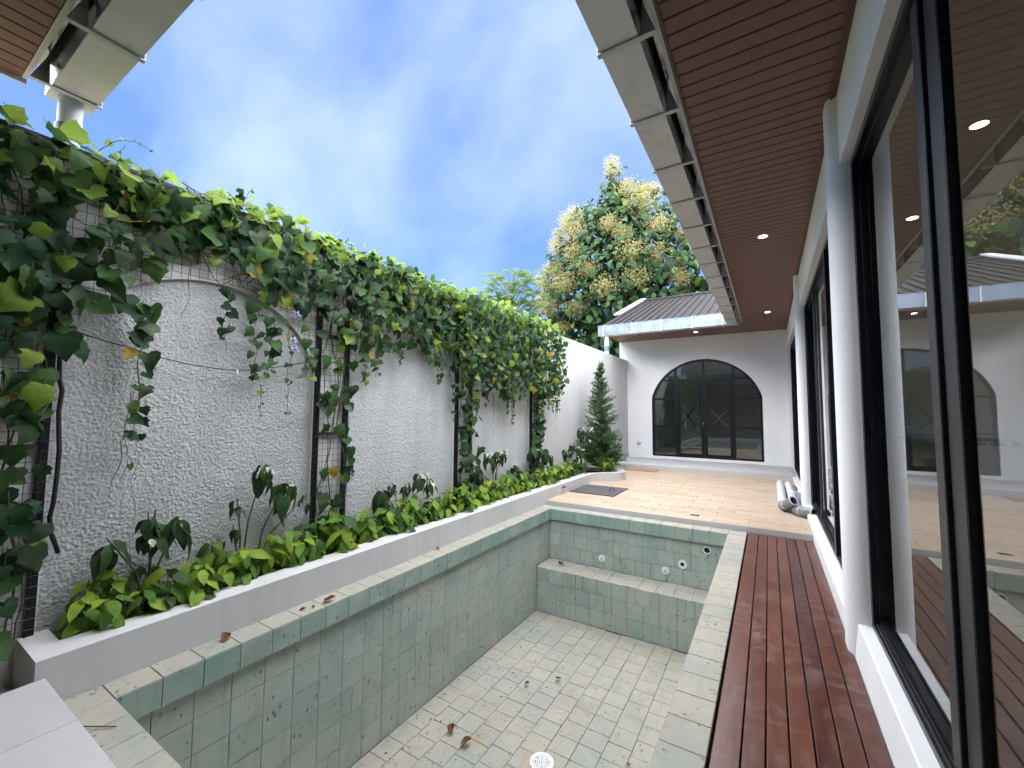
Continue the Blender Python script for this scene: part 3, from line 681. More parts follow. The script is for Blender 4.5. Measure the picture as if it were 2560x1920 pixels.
for a, b in ((AX0 + .03, -2.268), (-.79, AX1 - .03)):
    pane([(a, AZB + .02), (b, AZB + .02), (b, 1.11), (a, 1.11)]); pane([(a, 1.11), (b, 1.11), (b, 1.90), (a, 1.90)])
    up = [(x_, min(z_, 2.45)) for x_, z_ in arcpts(a, b)]; pane([(a, 1.90), (b, 1.90)] + up[::-1])
    tp = [q for q in arcpts(a, b) if q[1] > 2.45]
    pane(([(tp[-1][0], 2.45)] + tp[::-1] if a < acx else [(tp[0][0], 2.45)] + tp[::-1]))
for a, b in ((-2.268, -1.53), (-1.53, -.79)): pane([(a, 2.44), (b, 2.44)] + arcpts(a, b)[::-1])
for a, b, hx in ((-2.236, -1.532, -1.575), (-1.528, -.822, -1.48)):
    lf = MB(); q0, q1 = DY0 + .008, DY1 - .008
    lf.box(a, a + .075, q0, q1, AZB + .051, 2.409).box(b - .075, b, q0, q1, AZB + .051, 2.409).box(a + .075, b - .075, q0, q1, AZB + .051, .36).box(a + .075, b - .075, q0, q1, 2.345, 2.409)
    obj('leaf', lf, 'black_metal', door); pane([(a + .06, .34), (b - .06, .34), (b - .06, 2.36), (a + .06, 2.36)])
obj('handle', MB().box(-1.565, -1.55, YW + .012, YW + .052, 1.12, 1.25).box(-1.565, -1.51, YW + .008, YW + .02, 1.23, 1.245), 'chrome', door)
def bar(mb, p, q, w, y):
    p, q = Vector(p), Vector(q); d = (q - p).normalized(); e = Vector((-d.y, d.x)) * w / 2
    c = [p - e, q - e, q + e, p + e]; mb.prism([(v_.x, v_.y) for v_ in c], 'y', y, y + .002)
tb = MB(); bar(tb, (-2.075, 1.555), (-1.748, 1.147), .028, YW + .080); bar(tb, (-1.789, 1.637), (-2.107, 1.219), .028, YW + .0775)
o = obj('tape', tb, 'tape_black', door); o['label'] = 'black tape cross on the left door pane'
tb = MB(); bar(tb, (-1.354, 1.60), (-.924, 1.105), .022, YW + .080); bar(tb, (-.947, 1.60), (-1.302, 1.198), .022, YW + .0775)  # thin flat grey cross on the right pane
o = obj('tape', tb, 'cross_grey', door); o['label'] = 'faint grey cross on the right door pane'
obj('interior_floor', MB().box(-3.71, .6, DW + .002, 18.6, .0, .2), 'terrace_tile', fw)
obj('interior_wall', MB().box(-3.71, .6, 17.0, 17.1, .2, 3.4).box(-3.71, .6, DW + .01, 17.0, 3.4, 3.45), 'interior_paint', fw)
# roof
rf = MB(); rf.prism([(11.06, 3.877), (15.80, 3.85 + SL * 4.81), (20.6, 3.85), (20.6, 3.81), (15.8, 3.81 + SL * 4.81), (11.06, 3.837)], 'x', -3.90, -.3)
fro = obj('roof', rf, 'roof_metal', fw)
x = -3.72
while x < -.3:
    zz = lambda y_: 3.85 + SL * (y_ - 10.99)
    obj('rib', MB().prism([(11.07, zz(11.07) + .004), (15.76, zz(15.76) + .004), (15.76, zz(15.76) + .034), (11.07, zz(11.07) + .034)], 'x', x, x + .032), 'roof_metal', fro); x += .205
obj('ridge_cap', MB().prism([(15.55, zz(15.55) + .036), (15.8, zz(15.8) + .05), (16.05, zz(15.55) + .036), (15.8, zz(15.8) + .02)], 'x', -3.93, -.3), 'roof_metal', fro)
obj('verge_flashing', MB().prism([(12.66, zz(12.66) + .03), (15.95, zz(15.95) + .03), (15.95, zz(15.95) + .075), (12.66, zz(12.66) + .075)], 'x', -4.04, -3.84), 'flashing', fro)
obj('gable', MB().prism([(12.7, 3.7), (18.8, 3.7), (18.8, 4.2), (15.8, 5.55), (12.7, 4.45)], 'x', -3.87, -3.75), 'white_plaster', fw)
dp = obj('downpipe', MB().tube([(-3.745, 11.09, GB + .02), (-3.745, 11.09, 2.6)], .062, 20), 'pvc_grey', fw, angle=40)
obj('coupling', MB().tube([(-3.745, 11.09, 3.32), (-3.745, 11.09, 3.17)], .071, 20), 'pvc_dark', dp, angle=40)
so = tag(obj('wall_socket', MB().box(-3.36, -3.27, YW - .012, YW - .001, .555, .64), 'rubber_black', bevel=.003), 'small black socket with a dangling wire beside the arched door', 'socket')
obj('socket_face', MB().box(-3.335, -3.29, YW - .016, YW - .0125, .585, .628), 'pvc_white', so)
obj('wire', MB().tube([(-3.345, YW - .014, .57), (-3.348, YW - .02, .50), (-3.335, YW - .016, .44)], .004, 6), 'rubber_black', so)

# front wing overhead
nw = thing('house', (-1.5, -2.0, 0), 'house wing overhead whose eave crosses the upper left corner', 'house')
ns = obj('soffit', MB().box(-4.12, 1.2, -.40, .53, ZS + .012, ZS + .03), 'soffit_trim', nw)
sm3 = slat_mesh(.92, SP, 'y'); x = -4.115
while x + SP < .70:
    if x > -.40: break
    piece('slat', sm3, ns, Matrix.Translation((x + SP / 2, .068, ZS))); x += SP
gutter(nw, 'x', -4.10, -.56, (.858, -1), [-3.925, -3.16, -2.40, -1.64, -.88])
obj('soffit_trim', MB().box(-4.13, -4.115, -.4, .555, ZS - .03, ZS + .1), 'fascia_paint', nw)
wmn = MB(); wmn.box(-4.0, -3.4, -.62, -.42, -.05, 3.659).box(.2, 1.2, -.62, -.42, -.05, 3.659).box(-3.4, .2, -.62, -.42, 3.1, 3.659)
obj('wall', wmn, 'white_plaster', nw)
obj('door', MB().box(-3.4, .2, -.56, -.50, .15, 3.1), 'black_metal', nw)  # unseen door, made wide and dark to cut bounce onto the soffit
obj('roof', MB().prism([(.77, 3.83), (-3.6, 5.45), (-7.5, 3.85), (-7.5, 3.81), (-3.6, 5.41), (.77, 3.80)], 'x', -4.15, 8.9), 'roof_metal', nw)
dp = obj('downpipe', MB().tube([(-4.02, .745, GB - .001), (-4.02, .745, 3.0)], .062, 24), 'pvc_grey', nw, angle=40)
obj('coupling', MB().tube([(-4.02, .745, 3.41), (-4.02, .745, 3.31)], .070, 24), 'pvc_dark', dp, angle=40)

# ---- downlights
for (x, y, lab) in ((.0, 5.83, 'round warm downlight in the brown soffit, nearest lit one'), (.042, 10.32, 'round warm downlight at the far end of the long soffit'), (-1.594, 11.96, 'round warm downlight above the arched door'), (1.26, 3.92, 'round warm ceiling downlight inside, seen largest through the near glass'), (1.27, 5.5, 'round warm ceiling downlight inside, second one through the near glass')):
    ZD = ZS if x < 1 else 3.45
    dl = thing('downlight', (x, y, ZD), lab, 'downlight', 'recessed warm downlights')
    obj('ring', MB().ring((x, y, ZD - .006), Z, .045, .062, .008, 28), 'lamp_ring', dl, angle=40)
    obj('lens', MB().ring((x, y, ZD - .004), Z, .0, .045, .003, 28), 'lamp_lens', dl)

# ---- trellis: black posts and welded mesh
tr = thing('wire_trellis', (-3.53, 3.4, 0), 'black post and welded wire trellis fixed along the stucco wall', 'trellis')
TX = -3.535
PAIRS = [(.37, .655), (2.345, 2.655), (4.37, 4.68), (6.42, 6.66)]
for a, b in PAIRS:
    for y in (a, b): obj('post', MB().box(TX - .022, TX + .012, y - .02, y + .02, .10, 3.04), 'black_metal', tr)
    for z in (1.28, 2.20): obj('rung', MB().box(TX - .020, TX + .008, a + .02, b - .02, z - .016, z + .016), 'dusty_metal', tr)
obj('top_rail', MB().box(TX - .022, TX + .011, -.5, 6.75, 3.0, 3.035), 'black_metal', tr)
wmx = MB(); wr = .0018; MX = TX + .0165
def wire(y0, z0, y1, z1, off=0):
    d = Vector((0, y1 - y0, z1 - z0)).normalized(); e = Vector((0, -d.z, d.y)) * wr
    p, q = Vector((MX + off, y0, z0)), Vector((MX + off, y1, z1)); f_ = Vector((wr, 0, 0))
    wmx.add([p - e, p + f_, p + e, q - e, q + f_, q + e], [(0, 1, 4, 3), (1, 2, 5, 4), (2, 0, 3, 5)])
y = -.4
while y < 6.74:
    zb = 2.12
    for a, b in PAIRS:
        if a - .03 <= y <= b + .03: zb = .20
    for (a, b) in niches:
        if a < y < b and zb > 1: zb = max(2.02, zarch(y, a, b) - .0)
    wire(y, zb, y, 3.072); y += .055
z = .22
while z < 3.09:
    if z > 2.46: wire(-.4, z, 6.74, z, .002)
    else:
        for a, b in PAIRS: wire(a - .035, z, b + .035, z, .002)
        if z > 2.0:
            for (a, b) in niches:
                c, hh = (a + b) / 2, (b - a) / 2; s_ = hh * math.sqrt(max(0, 1 - ((z - SPR) / RISE) ** 2)); wire(a - .02, z, c - s_, z, .002); wire(c + s_, z, b + .02, z, .002)
    z += .0575
stuff(obj('wire_mesh', wmx, 'dusty_metal', tr, fix=False))

# ================================================================== PLANTS
def leaf_mesh(outline, fold, droop, mats, name='leaf', curl=0, wavy=1.0):
    """half outline from base to tip [(x, y)...]; y runs 0..1 along the midrib"""
    mb = MB(); n = len(outline); mid = []; L_ = []; R_ = []
    for x_, y_ in outline:
        yy = max(0, y_); zz = -droop * yy * yy
        mid.append((0, yy, zz))
        w1, w2 = (rnd.gauss(0, .045) * (1 if x_ > .02 else 0) * wavy for _ in (0, 1)); j1, j2 = (1 + rnd.gauss(0, .07) * wavy for _ in (0, 1))
        L_.append((-x_ * j1, y_, zz + fold * x_ - curl * x_ * x_ + w1)); R_.append((x_ * j2, y_, zz + fold * x_ - curl * x_ * x_ + w2))
    vs_ = mid + L_ + R_; fs_ = []
    for i in range(n - 1):
        fs_.append((i, n + i, n + i + 1, i + 1)); fs_.append((i, i + 1, 2 * n + i + 1, 2 * n + i))
    mb.add(vs_, fs_); return mb
HEART = [(0, 0), (.20, -.14), (.38, -.10), (.52, .08), (.53, .26), (.44, .40), (.40, .55), (.22, .76), (0, 1.0)]
ANGLE = [(0, 0), (.22, -.12), (.40, -.04), (.60, .14), (.48, .30), (.52, .50), (.32, .62), (.17, .82), (0, 1.02)]
OVAL = [(0, 0), (.17, .10), (.29, .34), (.29, .56), (.19, .80), (0, 1.0)]
LANCE = [(0, 0), (.13, .12), (.24, .36), (.22, .62), (.12, .85), (0, 1.05)]
def variants(outs, mats, folds):
    out = {}
    for m_ in mats:
        out[m_] = []
        for o_ in outs:
            for (f_, d_, c_) in folds:
                mb = leaf_mesh(o_, f_, d_, m_, curl=c_); out[m_].append((mb, mb.mesh('leaf', m_, True)))
    return out
VINE = variants([HEART, ANGLE], ['vine_dark', 'vine_mid', 'vine_pale', 'vine_light', 'vine_yellow'], [(.35, .35, .2), (.12, .6, .5), (-.25, .5, .3), (.9, .8, .2), (.5, -.35, .4)])
BED = variants([OVAL], ['bed_lime', 'bed_green', 'bed_deep'], [(.30, .55, .2), (.12, .9, .3)])
SHR = variants([LANCE, OVAL], ['shrub_dark', 'bed_deep'], [(.30, .5, .2), (.15, .9, .4)])
def mat4(p, tip, nrm, s_):
    y_ = Vector(tip).normalized(); z_ = Vector(nrm); z_ = (z_ - y_ * z_.dot(y_))
    z_ = z_.normalized() if z_.length > 1e-4 else y_.orthogonal().normalized(); x_ = y_.cross(z_)
    return basis(x_ * s_, y_ * s_, z_ * s_, p)
def rv(s_): return Vector((rnd.gauss(0, s_), rnd.gauss(0, s_), rnd.gauss(0, s_)))
def lerp(tab, t_):
    for (a, va), (b, vb) in zip(tab[:-1], tab[1:]):
        if a <= t_ <= b: return va + (vb - va) * (t_ - a) / (b - a)
    return tab[0][1] if t_ < tab[0][0] else tab[-1][1]

# ---- climbing vine
vine = thing('climbing_vine', (-3.45, 3.5, .17), 'dense green flowering vine draped over the trellis wall', 'vine')
BOT = [(-.3, .3), (.70, .3), (.76, 2.10), (.95, 2.30), (1.10, 2.56), (1.5, 2.62), (1.70, 2.50), (1.9, 2.36), (2.3, 2.20), (2.72, 2.05), (3.0, 2.10), (3.4, 2.24), (3.8, 2.12), (4.2, 1.95), (4.8, 1.86), (5.4, 1.80), (6.2, 1.80), (6.9, 1.62), (7.3, 1.82)]
TOP = [(-.3, 3.12), (.42, 3.08), (.86, 3.10), (1.05, 2.95), (1.3, 3.0), (1.45, 3.10), (1.67, 3.15), (2.3, 3.10), (3.8, 3.06), (4.5, 3.07), (5.3, 3.08), (6.4, 3.08), (7.0, 3.0), (7.35, 2.8)]
leaves = []       # (matrix, material, variant, score)
def vleaf(p, s_, zone, hang=.8):
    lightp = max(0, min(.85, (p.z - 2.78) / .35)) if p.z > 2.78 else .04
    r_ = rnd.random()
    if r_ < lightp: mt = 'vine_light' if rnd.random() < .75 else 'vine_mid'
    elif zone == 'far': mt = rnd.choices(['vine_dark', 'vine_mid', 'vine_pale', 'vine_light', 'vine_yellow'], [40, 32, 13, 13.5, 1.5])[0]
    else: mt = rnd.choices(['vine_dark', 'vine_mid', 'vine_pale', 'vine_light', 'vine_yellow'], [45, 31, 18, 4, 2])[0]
    tip = Vector((rnd.uniform(-.05, .75), rnd.gauss(0, .55), -hang - rnd.random() * .6)) if rnd.random() < .85 else Vector((rnd.random(), rnd.gauss(0, 1), rnd.gauss(0, .6)))
    nr = Vector((1.0, rnd.gauss(-.1, .45), .45 + rnd.gauss(0, .35)))
    if p.z > 2.98: tip = Vector((rnd.uniform(-.3, .9), rnd.gauss(0, .7), rnd.gauss(-.1, .5))); nr = Vector((.4 + rnd.gauss(0, .4), rnd.gauss(0, .4), 1))
    leaves.append((mat4(p, tip, nr, s_), mt, rnd.randrange(10), s_ * (1 + (p.x + 3.5) * 2) / (abs(p.y) * .851 + 1.83)))
def fill(y0, y1, dens, size, zone, xr, bias=1.0, zb=None, zt=None):
    area = 0; n_ = int((y1 - y0) * dens * 1.05)
    for _ in range(n_):
        y_ = rnd.uniform(y0, y1); b_ = zb if zb is not None else lerp(BOT, y_) + rnd.gauss(0, .06); t_ = zt if zt is not None else lerp(TOP, y_)
        z_ = b_ + (t_ - b_) * rnd.random() ** bias
        thick = xr * (1 if z_ < 2.9 else 1.25)
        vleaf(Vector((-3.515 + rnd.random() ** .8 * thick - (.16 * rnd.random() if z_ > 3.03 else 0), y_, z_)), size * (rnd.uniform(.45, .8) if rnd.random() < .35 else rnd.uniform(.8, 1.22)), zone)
fill(-.25, .70, 120, .13, 'near', .14, 1.0, 1.9, 3.10); fill(-.25, .64, 95, .12, 'near', .13, 1.0, .25, 1.9)
fill(.40, .66, 80, .115, 'near', .14, 1.0, .25, 1.9); fill(.40, .74, 75, .125, 'near', .14, 1.0, 1.8, 3.08); fill(.66, 1.5, 75, .105, 'near', .12, 1.0, 2.78, 3.10); fill(.70, 1.45, 125, .118, 'near', .13, .75); fill(1.40, 2.30, 190, .105, 'near', .14, .7); fill(2.30, 2.75, 230, .10, 'near', .15, .75)
fill(2.75, 4.2, 320, .098, 'far', .20, .72); fill(4.2, 7.25, 480, .090, 'far', .30, .85)
for k in range(560):   # young bright shoots along the crest
    y_ = rnd.uniform(1.35, 7.2); vleaf(Vector((-3.50 + rnd.gauss(0, .07) + (.1 if y_ > 4 else 0), y_, lerp(TOP, y_) + rnd.uniform(-.06, .055))), rnd.uniform(.035, .075), 'far')
for a, b, n_, z0, z1 in ((2.33, 2.68, 46, .45, 2.0), (4.36, 4.72, 80, .45, 1.95), (6.36, 6.74, 110, .55, 1.9)):
    for k in range(n_): vleaf(Vector((-3.50 + rnd.random() * .10, rnd.uniform(a, b), rnd.uniform(z0, z1))), rnd.uniform(.065, .125), 'near')
stm = MB()
def strand(y_, z1, z0, step, size, x_=-3.46, lean=0, r_=.0028):
    pts = []; z_ = z1; yy = y_
    while z_ > z0:
        f_ = (z1 - z_) / (z1 - z0); pts.append((x_ + .015 * math.sin(z_ * 23), yy + lean * f_ + .012 * math.sin(z_ * 17), z_)); z_ -= .04
    if len(pts) < 2: return
    stm.tube(pts, [r_ * (1 - .5 * i / len(pts)) for i in range(len(pts))], 4)
    z_ = z1 - step * .5
    while z_ > z0 + .03 and size:
        f_ = (z1 - z_) / (z1 - z0); q = Vector((x_, yy + lean * f_, z_))
        for sd in (-1, 1):
            if rnd.random() < .85: vleaf(q + Vector((.012, sd * size * .25, rnd.gauss(0, .015))), size * rnd.uniform(.6, 1.15) * (1 - .5 * f_), 'near', .9)
        z_ -= step
for a in ((1.03, 2.2, 1.30, .10, .125, -3.44), (.99, 1.6, 1.02, .17, .075, -3.44), (1.52, 2.42, 1.92, .09, .095), (1.74, 2.4, 1.66, .10, .10), (1.86, 2.3, 1.75, .09, .11), (2.02, 2.2, 1.42, .13, .05), (2.2, 2.2, 1.75, .09, .11), (1.80, 1.7, 1.40, .1, .04),
          (2.80, 2.2, 1.78, .07, .10), (2.95, 2.2, 1.80, .07, .10), (3.25, 2.3, 1.98, .07, .10), (3.9, 2.2, 1.85, .07, .10), (4.20, 2.0, 1.32, .11, .07), (4.9, 1.95, 1.55, .06, .09), (5.5, 1.85, 1.40, .05, .09), (5.65, 1.85, 1.28, .06, .085),
          (6.95, 2.0, 1.5, .05, .085), (7.1, 2.4, 1.45, .06, .085), (7.25, 2.3, 1.35, .07, .08), (7.35, 2.1, 1.5, .07, .075)): strand(*a)
strand(5.1, 1.75, 1.15, .045, .022, -3.45); strand(1.04, 1.9, .45, 9, 0, -3.47, .02, .0018); strand(.97, 1.3, .92, 9, 0, -3.45, -.03); strand(1.30, 2.5, 2.12, 9, 0, -3.5, -.03); strand(7.2, 1.5, 1.05, 9, 0, -3.45, -.02, .0015)
for (a, b), nst in zip(PAIRS, (4, 3, 3, 3)):          # woody stems climbing the mesh strips
    for k in range(nst):
        y0 = rnd.uniform(a + .05, b - .03); pts = []
        for i in range(34): pts.append((-3.505 + .02 * math.sin(i * .7 + k), y0 + .045 * math.sin(i * .45 + k * 2) + .02 * rnd.random(), .18 + i * .085))
        stm.tube(pts, rnd.uniform(.003, .006), 5)
for k in range(26):                                    # runners under the crest
    y0 = rnd.uniform(.1, 6.5); z0 = rnd.uniform(2.45, 3.02); pts = [(-3.49 + .04 * rnd.random(), y0 + i * .07, z0 + .08 * math.sin(i * .5 + k) - i * rnd.uniform(-.01, .012)) for i in range(rnd.randint(8, 18))]; stm.tube(pts, rnd.uniform(.002, .0045), 4)
for p0, d_ in (((-3.48, .78, 3.08), [(.03, .06, .09), (.06, .14, .13), (.05, .24, .12)]), ((-3.5, 1.18, 3.04), [(0, .1, .04), (.02, .2, .02)]), ((-3.5, 1.62, 3.14), [(0, .03, .08), (0, .07, .16)]), ((-3.5, 1.78, 3.1), [(0, .05, .07), (0, .1, .1)]), ((-3.48, .86, 3.06), [(.02, .03, .12)])):
    ctl = [Vector(p0)] + [Vector(p0) + Vector(q) for q in d_]; fine = []
    for i in range(len(ctl) - 1):
        q0, q1, q2, q3 = ctl[max(i - 1, 0)], ctl[i], ctl[i + 1], ctl[min(i + 2, len(ctl) - 1)]
        for j in range(5):
            u = j / 5; fine.append(.5 * (2 * q1 + (q2 - q0) * u + (2 * q0 - 5 * q1 + 4 * q2 - q3) * u * u + (3 * q1 - q0 - 3 * q2 + q3) * u ** 3) + rv(.003))
    fine.append(ctl[-1]); stm.tube([tuple(q) for q in fine], [.0032 - .0018 * i / len(fine) for i in range(len(fine))], 4)
    for q in fine[3::4]: vleaf(q + rv(.008), rnd.uniform(.022, .04), 'far')
obj('stem', stm, 'stem_brown', vine, fix=False)
pet = MB()
for (m_, mt, vi, sc) in leaves:
    if sc > .022 and rnd.random() < .7:
        b0 = m_.translation; e_ = b0 + Vector((-.03 - .03 * rnd.random(), rnd.gauss(0, .03), .05 + .05 * rnd.random())); pet.tube([tuple(b0), tuple((b0 + e_) * .5 + Vector((.008, 0, .008))), tuple(e_)], .0016, 3, 0, False)
stuff(obj('petioles', pet, 'stem_green', vine, fix=False))
leaves.sort(key=lambda q: -q[3])
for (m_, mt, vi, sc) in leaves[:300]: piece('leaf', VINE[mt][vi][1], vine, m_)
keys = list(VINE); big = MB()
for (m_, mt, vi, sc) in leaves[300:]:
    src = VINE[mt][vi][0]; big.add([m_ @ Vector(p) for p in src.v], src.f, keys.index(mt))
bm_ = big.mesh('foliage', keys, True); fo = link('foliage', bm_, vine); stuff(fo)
# mauve flowers
def flower(p, s_):
    pm2 = MB(); ax = Vector((1, -.25, -.05)).normalized(); a_ = ax.orthogonal().normalized(); b_ = ax.cross(a_)
    for k in range(5):
        an = 2 * math.pi * k / 5 + .3; d = a_ * math.cos(an) + b_ * math.sin(an); e = ax.cross(d)
        c = Vector(p)
        pts = [c + d * .006, c + d * s_ * .45 - e * s_ * .30 + ax * .004, c + d * s_ * .9 - e * s_ * .26 - ax * .004, c + d * s_ - ax * .006, c + d * s_ * .9 + e * s_ * .26 - ax * .004, c + d * s_ * .45 + e * s_ * .30 + ax * .004]
        pm2.add(pts, [(0, 1, 2, 3), (0, 3, 4, 5)])
    f_ = obj('flower', pm2, 'petal_mauve', vine, fix=False)
    obj('throat', MB().ring(Vector(p) + ax * .004, ax, 0, s_ * .22, .006, 10).tube([Vector(p), Vector(p) - ax * .03], .007, 6), 'petal_throat', f_)
for p in ((-3.39, 2.03, 2.31), (-3.39, 2.01, 2.085), (-3.39, 2.03, 2.01), (-3.37, 2.63, 2.65)): flower(p, .034)

# loose cable and line on the wall
cb_ = [(.69, 2.08), (.712, 1.98), (.69, 1.82), (.697, 1.67), (.715, 1.60), (.708, 1.48), (.714, 1.35), (.719, 1.25), (.716, 1.09), (.712, .95), (.704, .87), (.716, .78), (.75, .66)]
tag(obj('hanging_cable', MB().tube([(-3.535 + .012 * math.sin(i), a, b) for i, (a, b) in enumerate(cb_)], .011, 8), 'rubber_black', smooth=True), 'thick black cable hanging down the near stucco panel', 'cable')
ln = [(.71, 1.966), (.86, 1.925), (1.01, 1.89), (1.15, 1.85), (1.35, 1.815), (1.58, 1.80), (1.75, 1.815), (2.0, 1.87), (2.25, 1.935), (2.62, 2.02)]
lo = tag(obj('black_line', MB().tube([(-3.515, a, b) for a, b in ln], .0038, 6), 'rubber_black', smooth=True), 'thin black line sagging across the near stucco panel', 'line')
obj('clip', MB().box(-3.516, -3.508, 1.638, 1.652, 1.775, 1.812), 'pvc_white', lo)

# ---- bedding plants
def plant_leaves(root, base, h_, nl, size, mats, wts, fam, spread, drop):
    for k in range(nl):
        an = k * 2.4 + rnd.random() * .8; f_ = (k + .7) / nl; zz = h_ * (.28 + .72 * f_) + rnd.gauss(0, .012)
        rad = spread * (1 - .55 * f_) * rnd.uniform(.3, 1)
        d = Vector((math.cos(an), math.sin(an), 0)); p = Vector(base) + d * rad * .35 + Vector((0, 0, zz))
        up_ = rnd.uniform(-.75, .15) - drop + (.35 if f_ > .8 else 0)
        tip = d + Vector((0, 0, up_)); nr = Vector((d.x * .45 + .25, d.y * .45 - .1, 1)) + rv(.25)
        mt = rnd.choices(mats, wts if f_ < .7 else wts[::-1] if False else wts)[0]
        piece('leaf', rnd.choice(fam[mt])[1], root, mat4(p, tip, nr, size * rnd.uniform(.7, 1.2)))
SECT = [(2.32, 'low lime-green bedding plant in the planter below the nearest stucco panel', 'bedding plants below the nearest panel'), (4.4, 'low lime-green bedding plant in the planter below the second stucco panel', 'bedding plants below the second panel'),
        (6.5, 'low lime-green bedding plant in the planter below the third stucco panel', 'bedding plants below the third panel'), (99, 'low lime-green bedding plant in the planter beside the plain white wall', 'bedding plants beside the plain wall')]
def bedding(x, y, h_, nl, size):
    lab, grp = next((l_, g_) for lim, l_, g_ in SECT if y < lim)
    root = thing('bedding_plant', (x, y, .165), lab, 'plant', grp)
    lean = Vector((rnd.gauss(.03, .03), rnd.gauss(0, .03), 0))
    st2 = MB(); st2.tube([(0, 0, 0), lean * .5 + Vector((0, 0, h_ * .5)), lean + Vector((0, 0, h_))], [.005, .004, .0025], 5)
    o = bpy.data.objects.new('stem', st2.mesh('stem', 'stem_green')); COL.objects.link(o); o.parent = root
    plant_leaves(root, (x + lean.x, y + lean.y, .165), h_, nl, size, ['bed_lime', 'bed_green', 'bed_deep'], [44, 38, 18], BED, .14, .05)
y = .80
while y < 8.35:
    for row in range(2):
        near = y < 2
        bedding(-3.385 + (-.10 if row else 0) + rnd.uniform(-.035, .025), y + rnd.uniform(-.05, .05), rnd.uniform(.23, .37) + (.05 if y > 4 else 0), rnd.randint(15, 19) if y < 3.5 else 12, rnd.uniform(.095, .125))
    y += .15 if y < 2 else .155
for k in range(13):
    a = R(rnd.uniform(-80, 80)); r_ = rnd.uniform(.05, .25); bedding(-3.08 + r_ * .55 * math.cos(a), 8.95 + r_ * math.sin(a), rnd.uniform(.22, .38), 12, .13)

# ---- taller shrubs with drooping dark leaves and white bracts
def shrub(x, y, stems, lab, bracts=0):
    root = thing('flowering_shrub', (x, y, .165), lab, 'shrub', 'tall shrubs rising from the planter')
    sm4 = MB(); base = Vector((x, y, .165))
    for si, (dx_, dy_, h_, nl, sz, white) in enumerate(stems):
        top = base + Vector((dx_, dy_, h_)); midp = base + Vector((dx_ * .35 + rnd.gauss(0, .02), dy_ * .3, h_ * .55))
        sm4.tube([tuple(base), tuple(midp), tuple(top)], [.008, .006, .0035], 5)
        for k in range(nl):
            an = k * 2.4 + si; d = Vector((math.cos(an), math.sin(an), 0)); p = top + d * rnd.uniform(.01, .04) + Vector((0, 0, rnd.uniform(-.11, .02)))
            piece('leaf', rnd.choice(SHR['shrub_dark' if rnd.random() < .72 else 'bed_deep'])[1], root, mat4(p, d * rnd.uniform(.5, 1.1) + Vector((0, 0, -.45 - rnd.random() * .9)), d * .8 + Vector((.2, 0, .5)) + rv(.22), sz * rnd.uniform(.6, 1.12)))
        if white:
            bm2 = MB()
            for k in range(white):
                q = top + Vector((.03, 0, -.02)) + rv(.022); d = Vector((rnd.gauss(.4, .6), rnd.gauss(0, .7), rnd.gauss(-.35, .5))); m_ = mat4(q, d, Vector((1, 0, .5)) + rv(.4), rnd.uniform(.035, .06))
                src = BED['bed_lime'][0][0]; bm2.add([m_ @ Vector(v_) for v_ in src.v], src.f)
            o = obj('blossom', bm2, 'bract_white', root, fix=False)
    o = obj('stem', sm4, 'stem_brown', root, fix=False)
shrub(-3.43, 1.14, [(.02, -.22, .56, 7, .15, 0), (0, -.02, .67, 6, .14, 0), (.03, .0, .56, 5, .15, 3), (.03, .13, .60, 8, .16, 5)], 'sparse dark shrub of four leafy stems, nearest in the planter')
shrub(-3.45, 1.70, [(.02, -.05, .67, 5, .095, 0), (.03, .14, .90, 11, .17, 5), (0, -.06, .47, 4, .085, 0)], 'tall shrub with a bent bare stem and one drooping leaf tuft')
shrub(-3.46, 1.80, [(.03, .22, .72, 13, .18, 7), (.02, .42, .60, 5, .10, 0)], 'leaning shrub with a large dark leaf tuft before the second trellis strip')
shrub(-3.44, 3.32, [(0, -.25, .52, 9, .17, 0), (0, -.13, .57, 6, .10, 0), (.02, .05, .54, 6, .12, 0), (.02, .27, .62, 10, .13, 10), (.03, .40, .54, 7, .13, 8)], 'spreading shrub with white blossom below the second stucco panel')
shrub(-3.44, 5.15, [(.02, -.42, .54, 8, .16, 0), (.02, -.22, .76, 7, .14, 14), (.03, .03, .74, 11, .16, 0), (.02, .22, .76, 8, .14, 12)], 'shrub with drooping leaves and cream blossom below the third stucco panel')
shrub(-3.42, 5.72, [(.02, -.1, .50, 8, .14, 7), (.02, .1, .44, 8, .14, 0)], 'short shrub with a small white bloom below the third stucco panel')
shrub(-3.42, 6.45, [(.02, -.25, .74, 11, .17, 6), (.04, -.05, .70, 11, .17, 2), (.02, .28, .66, 11, .18, 0), (0, .45, .56, 8, .16, 3)], 'dense dark shrub at the foot of the last trellis strip')
shrub(-3.36, 7.75, [(.04, -.35, .62, 10, .16, 8), (.05, -.05, .72, 11, .16, 10), (.12, .2, .60, 10, .16, 10), (.14, .0, .44, 9, .15, 10)], 'bushy shrub with white blooms left of the conifer')
shrub(-3.38, 8.40, [(.0, -.05, .98, 12, .18, 12), (.08, .25, .95, 11, .18, 12), (.1, .05, .75, 11, .17, 6)], 'tall white-flowered shrub leaning against the conifer')
shrub(-2.98, 9.15, [(.05, -.2, .38, 9, .16, 0), (.08, .1, .42, 9, .16, 0), (-.1, .15, .5, 9, .16, 6)], 'low broad-leaved shrub in the rounded planter end')

